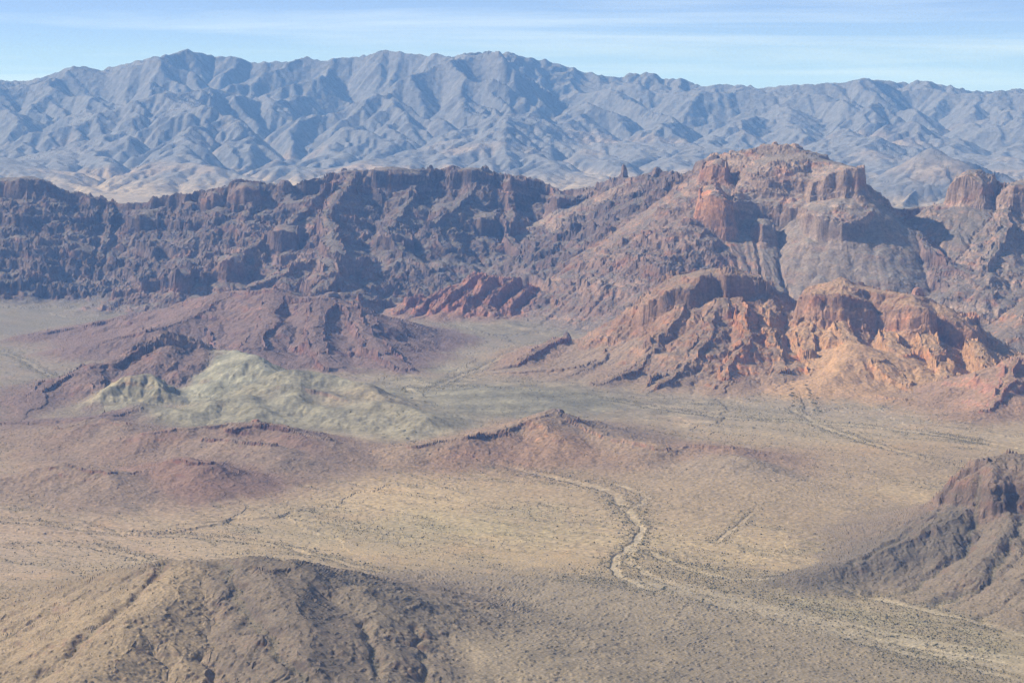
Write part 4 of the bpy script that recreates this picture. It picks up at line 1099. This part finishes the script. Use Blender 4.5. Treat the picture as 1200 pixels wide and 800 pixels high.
def scrub(n):
    """all the other scrub of the plain and slopes, one mass"""
    X0, Y0, Z0 = GX_[:-1, :-1], GY_[:-1, :-1], GZ[:-1, :-1]
    area = (GX_[1:, :-1] - X0) * (GY_[:-1, 1:] - Y0)
    veg = (GRILL * 1.0 + GVEG * 2.2)[:-1, :-1]
    patch = sstep(-.5, .6, fbm((X0 * .62 + Y0 * .78) / 120, (X0 * .78 - Y0 * .62) / 420, 3, 2501))
    hgt = (GZ - GFZ)[:-1, :-1]
    dens = (.08 + 1.1 * patch ** 3 + 1.4 * veg) * np.clip(1 - 1.25 * GSAND[:-1, :-1], .05, 1) * (1 - .68 * sstep(4, 30, hgt)) * sstep(5400, 3300, Y0) * (np.abs(X0 / Y0) < .27) * (Y0 < 5300) * (1 + .25 * sstep(2300, 2050, Y0))
    p = (area * dens).ravel(); cs = np.cumsum(p); cs /= cs[-1]
    k = np.searchsorted(cs, rs.random(n)); i, j = np.unravel_index(k, X0.shape)
    a, b = rs.random(n), rs.random(n)
    def lerp(G):
        return (G[i, j] * (1 - a) + G[i + 1, j] * a) * (1 - b) + (G[i, j + 1] * (1 - a) + G[i + 1, j + 1] * a) * b
    base = np.stack([lerp(GX_), lerp(GY_), lerp(GZ)], -1)
    size = rs.uniform(.32, .78, n) * np.where(rs.random(n) < .07, 1.8, 1.0)
    an = rs.uniform(0, 6.28, n)
    K = 4
    ang = an[:, None] + np.arange(K)[None] * (2 * math.pi / K)
    r0 = size[:, None] * .55; r1 = size[:, None] * rs.uniform(.8, 1.25, (n, K)); h1 = size[:, None] * rs.uniform(.45, .95, (n, K))
    v = np.zeros((n, 2 * K + 1, 3))
    v[:, :K, 0] = r0 * np.cos(ang); v[:, :K, 1] = r0 * np.sin(ang); v[:, :K, 2] = -.3
    v[:, K:2 * K, 0] = r1 * np.cos(ang + .3); v[:, K:2 * K, 1] = r1 * np.sin(ang + .3); v[:, K:2 * K, 2] = h1
    v[:, 2 * K, 0] = size * rs.uniform(-.3, .3, n); v[:, 2 * K, 1] = size * rs.uniform(-.3, .3, n); v[:, 2 * K, 2] = size * rs.uniform(1.0, 1.5, n)
    v += base[:, None, :]
    f = []
    for q in range(K):
        w = (q + 1) % K
        f += [(q, w, K + w), (q, K + w, K + q), (K + q, K + w, 2 * K)]
    f = np.array(f)[None] + (np.arange(n) * (2 * K + 1))[:, None, None]
    o = build_mesh('scrub', v.reshape(-1, 3), f.reshape(-1, 3), None, M_SCRUB, 'low dry scrub dotted over the whole valley floor', 'stuff')
    o['category'] = 'scrub'
scrub(48000)

# ------------------------------------------------------------------ air
def haze():
    m = bpy.data.materials.new('haze_air'); m.use_nodes = True
    t = m.node_tree
    for nd in list(t.nodes):
        if nd.type == 'BSDF_PRINCIPLED': t.nodes.remove(nd)
    pv = t.nodes.new('ShaderNodeVolumePrincipled')
    pv.inputs['Color'].default_value = (0.18, 0.42, 1.0, 1)
    pv.inputs['Absorption Color'].default_value = (1, 1, 1, 1)
    pv.inputs['Density'].default_value = 5.3e-5
    pv.inputs['Anisotropy'].default_value = 0.0
    pv.inputs['Density Attribute'].default_value = ''
    m.cycles.homogeneous_volume = True
    m.cycles.volume_sampling = 'MULTIPLE_IMPORTANCE'
    t.links.new(pv.outputs['Volume'], t.nodes['Material Output'].inputs['Volume'])
    assert ZF.max() < 885
    S = 19000.0; lo, hi = -60.0, 890.0
    v = np.array([(x, y, z) for x in (-S, S) for y in (-S, S) for z in (lo, hi)], float)
    f = np.array([(0, 1, 3, 2), (4, 6, 7, 5), (0, 4, 5, 1), (2, 3, 7, 6), (0, 2, 6, 4), (1, 5, 7, 3)])
    o = build_mesh('haze', v, f, None, m, 'thin blue air between the valley and the far range', 'stuff')
    o.data.polygons.foreach_set('use_smooth', np.zeros(6, bool))
    o['category'] = 'haze'
haze()
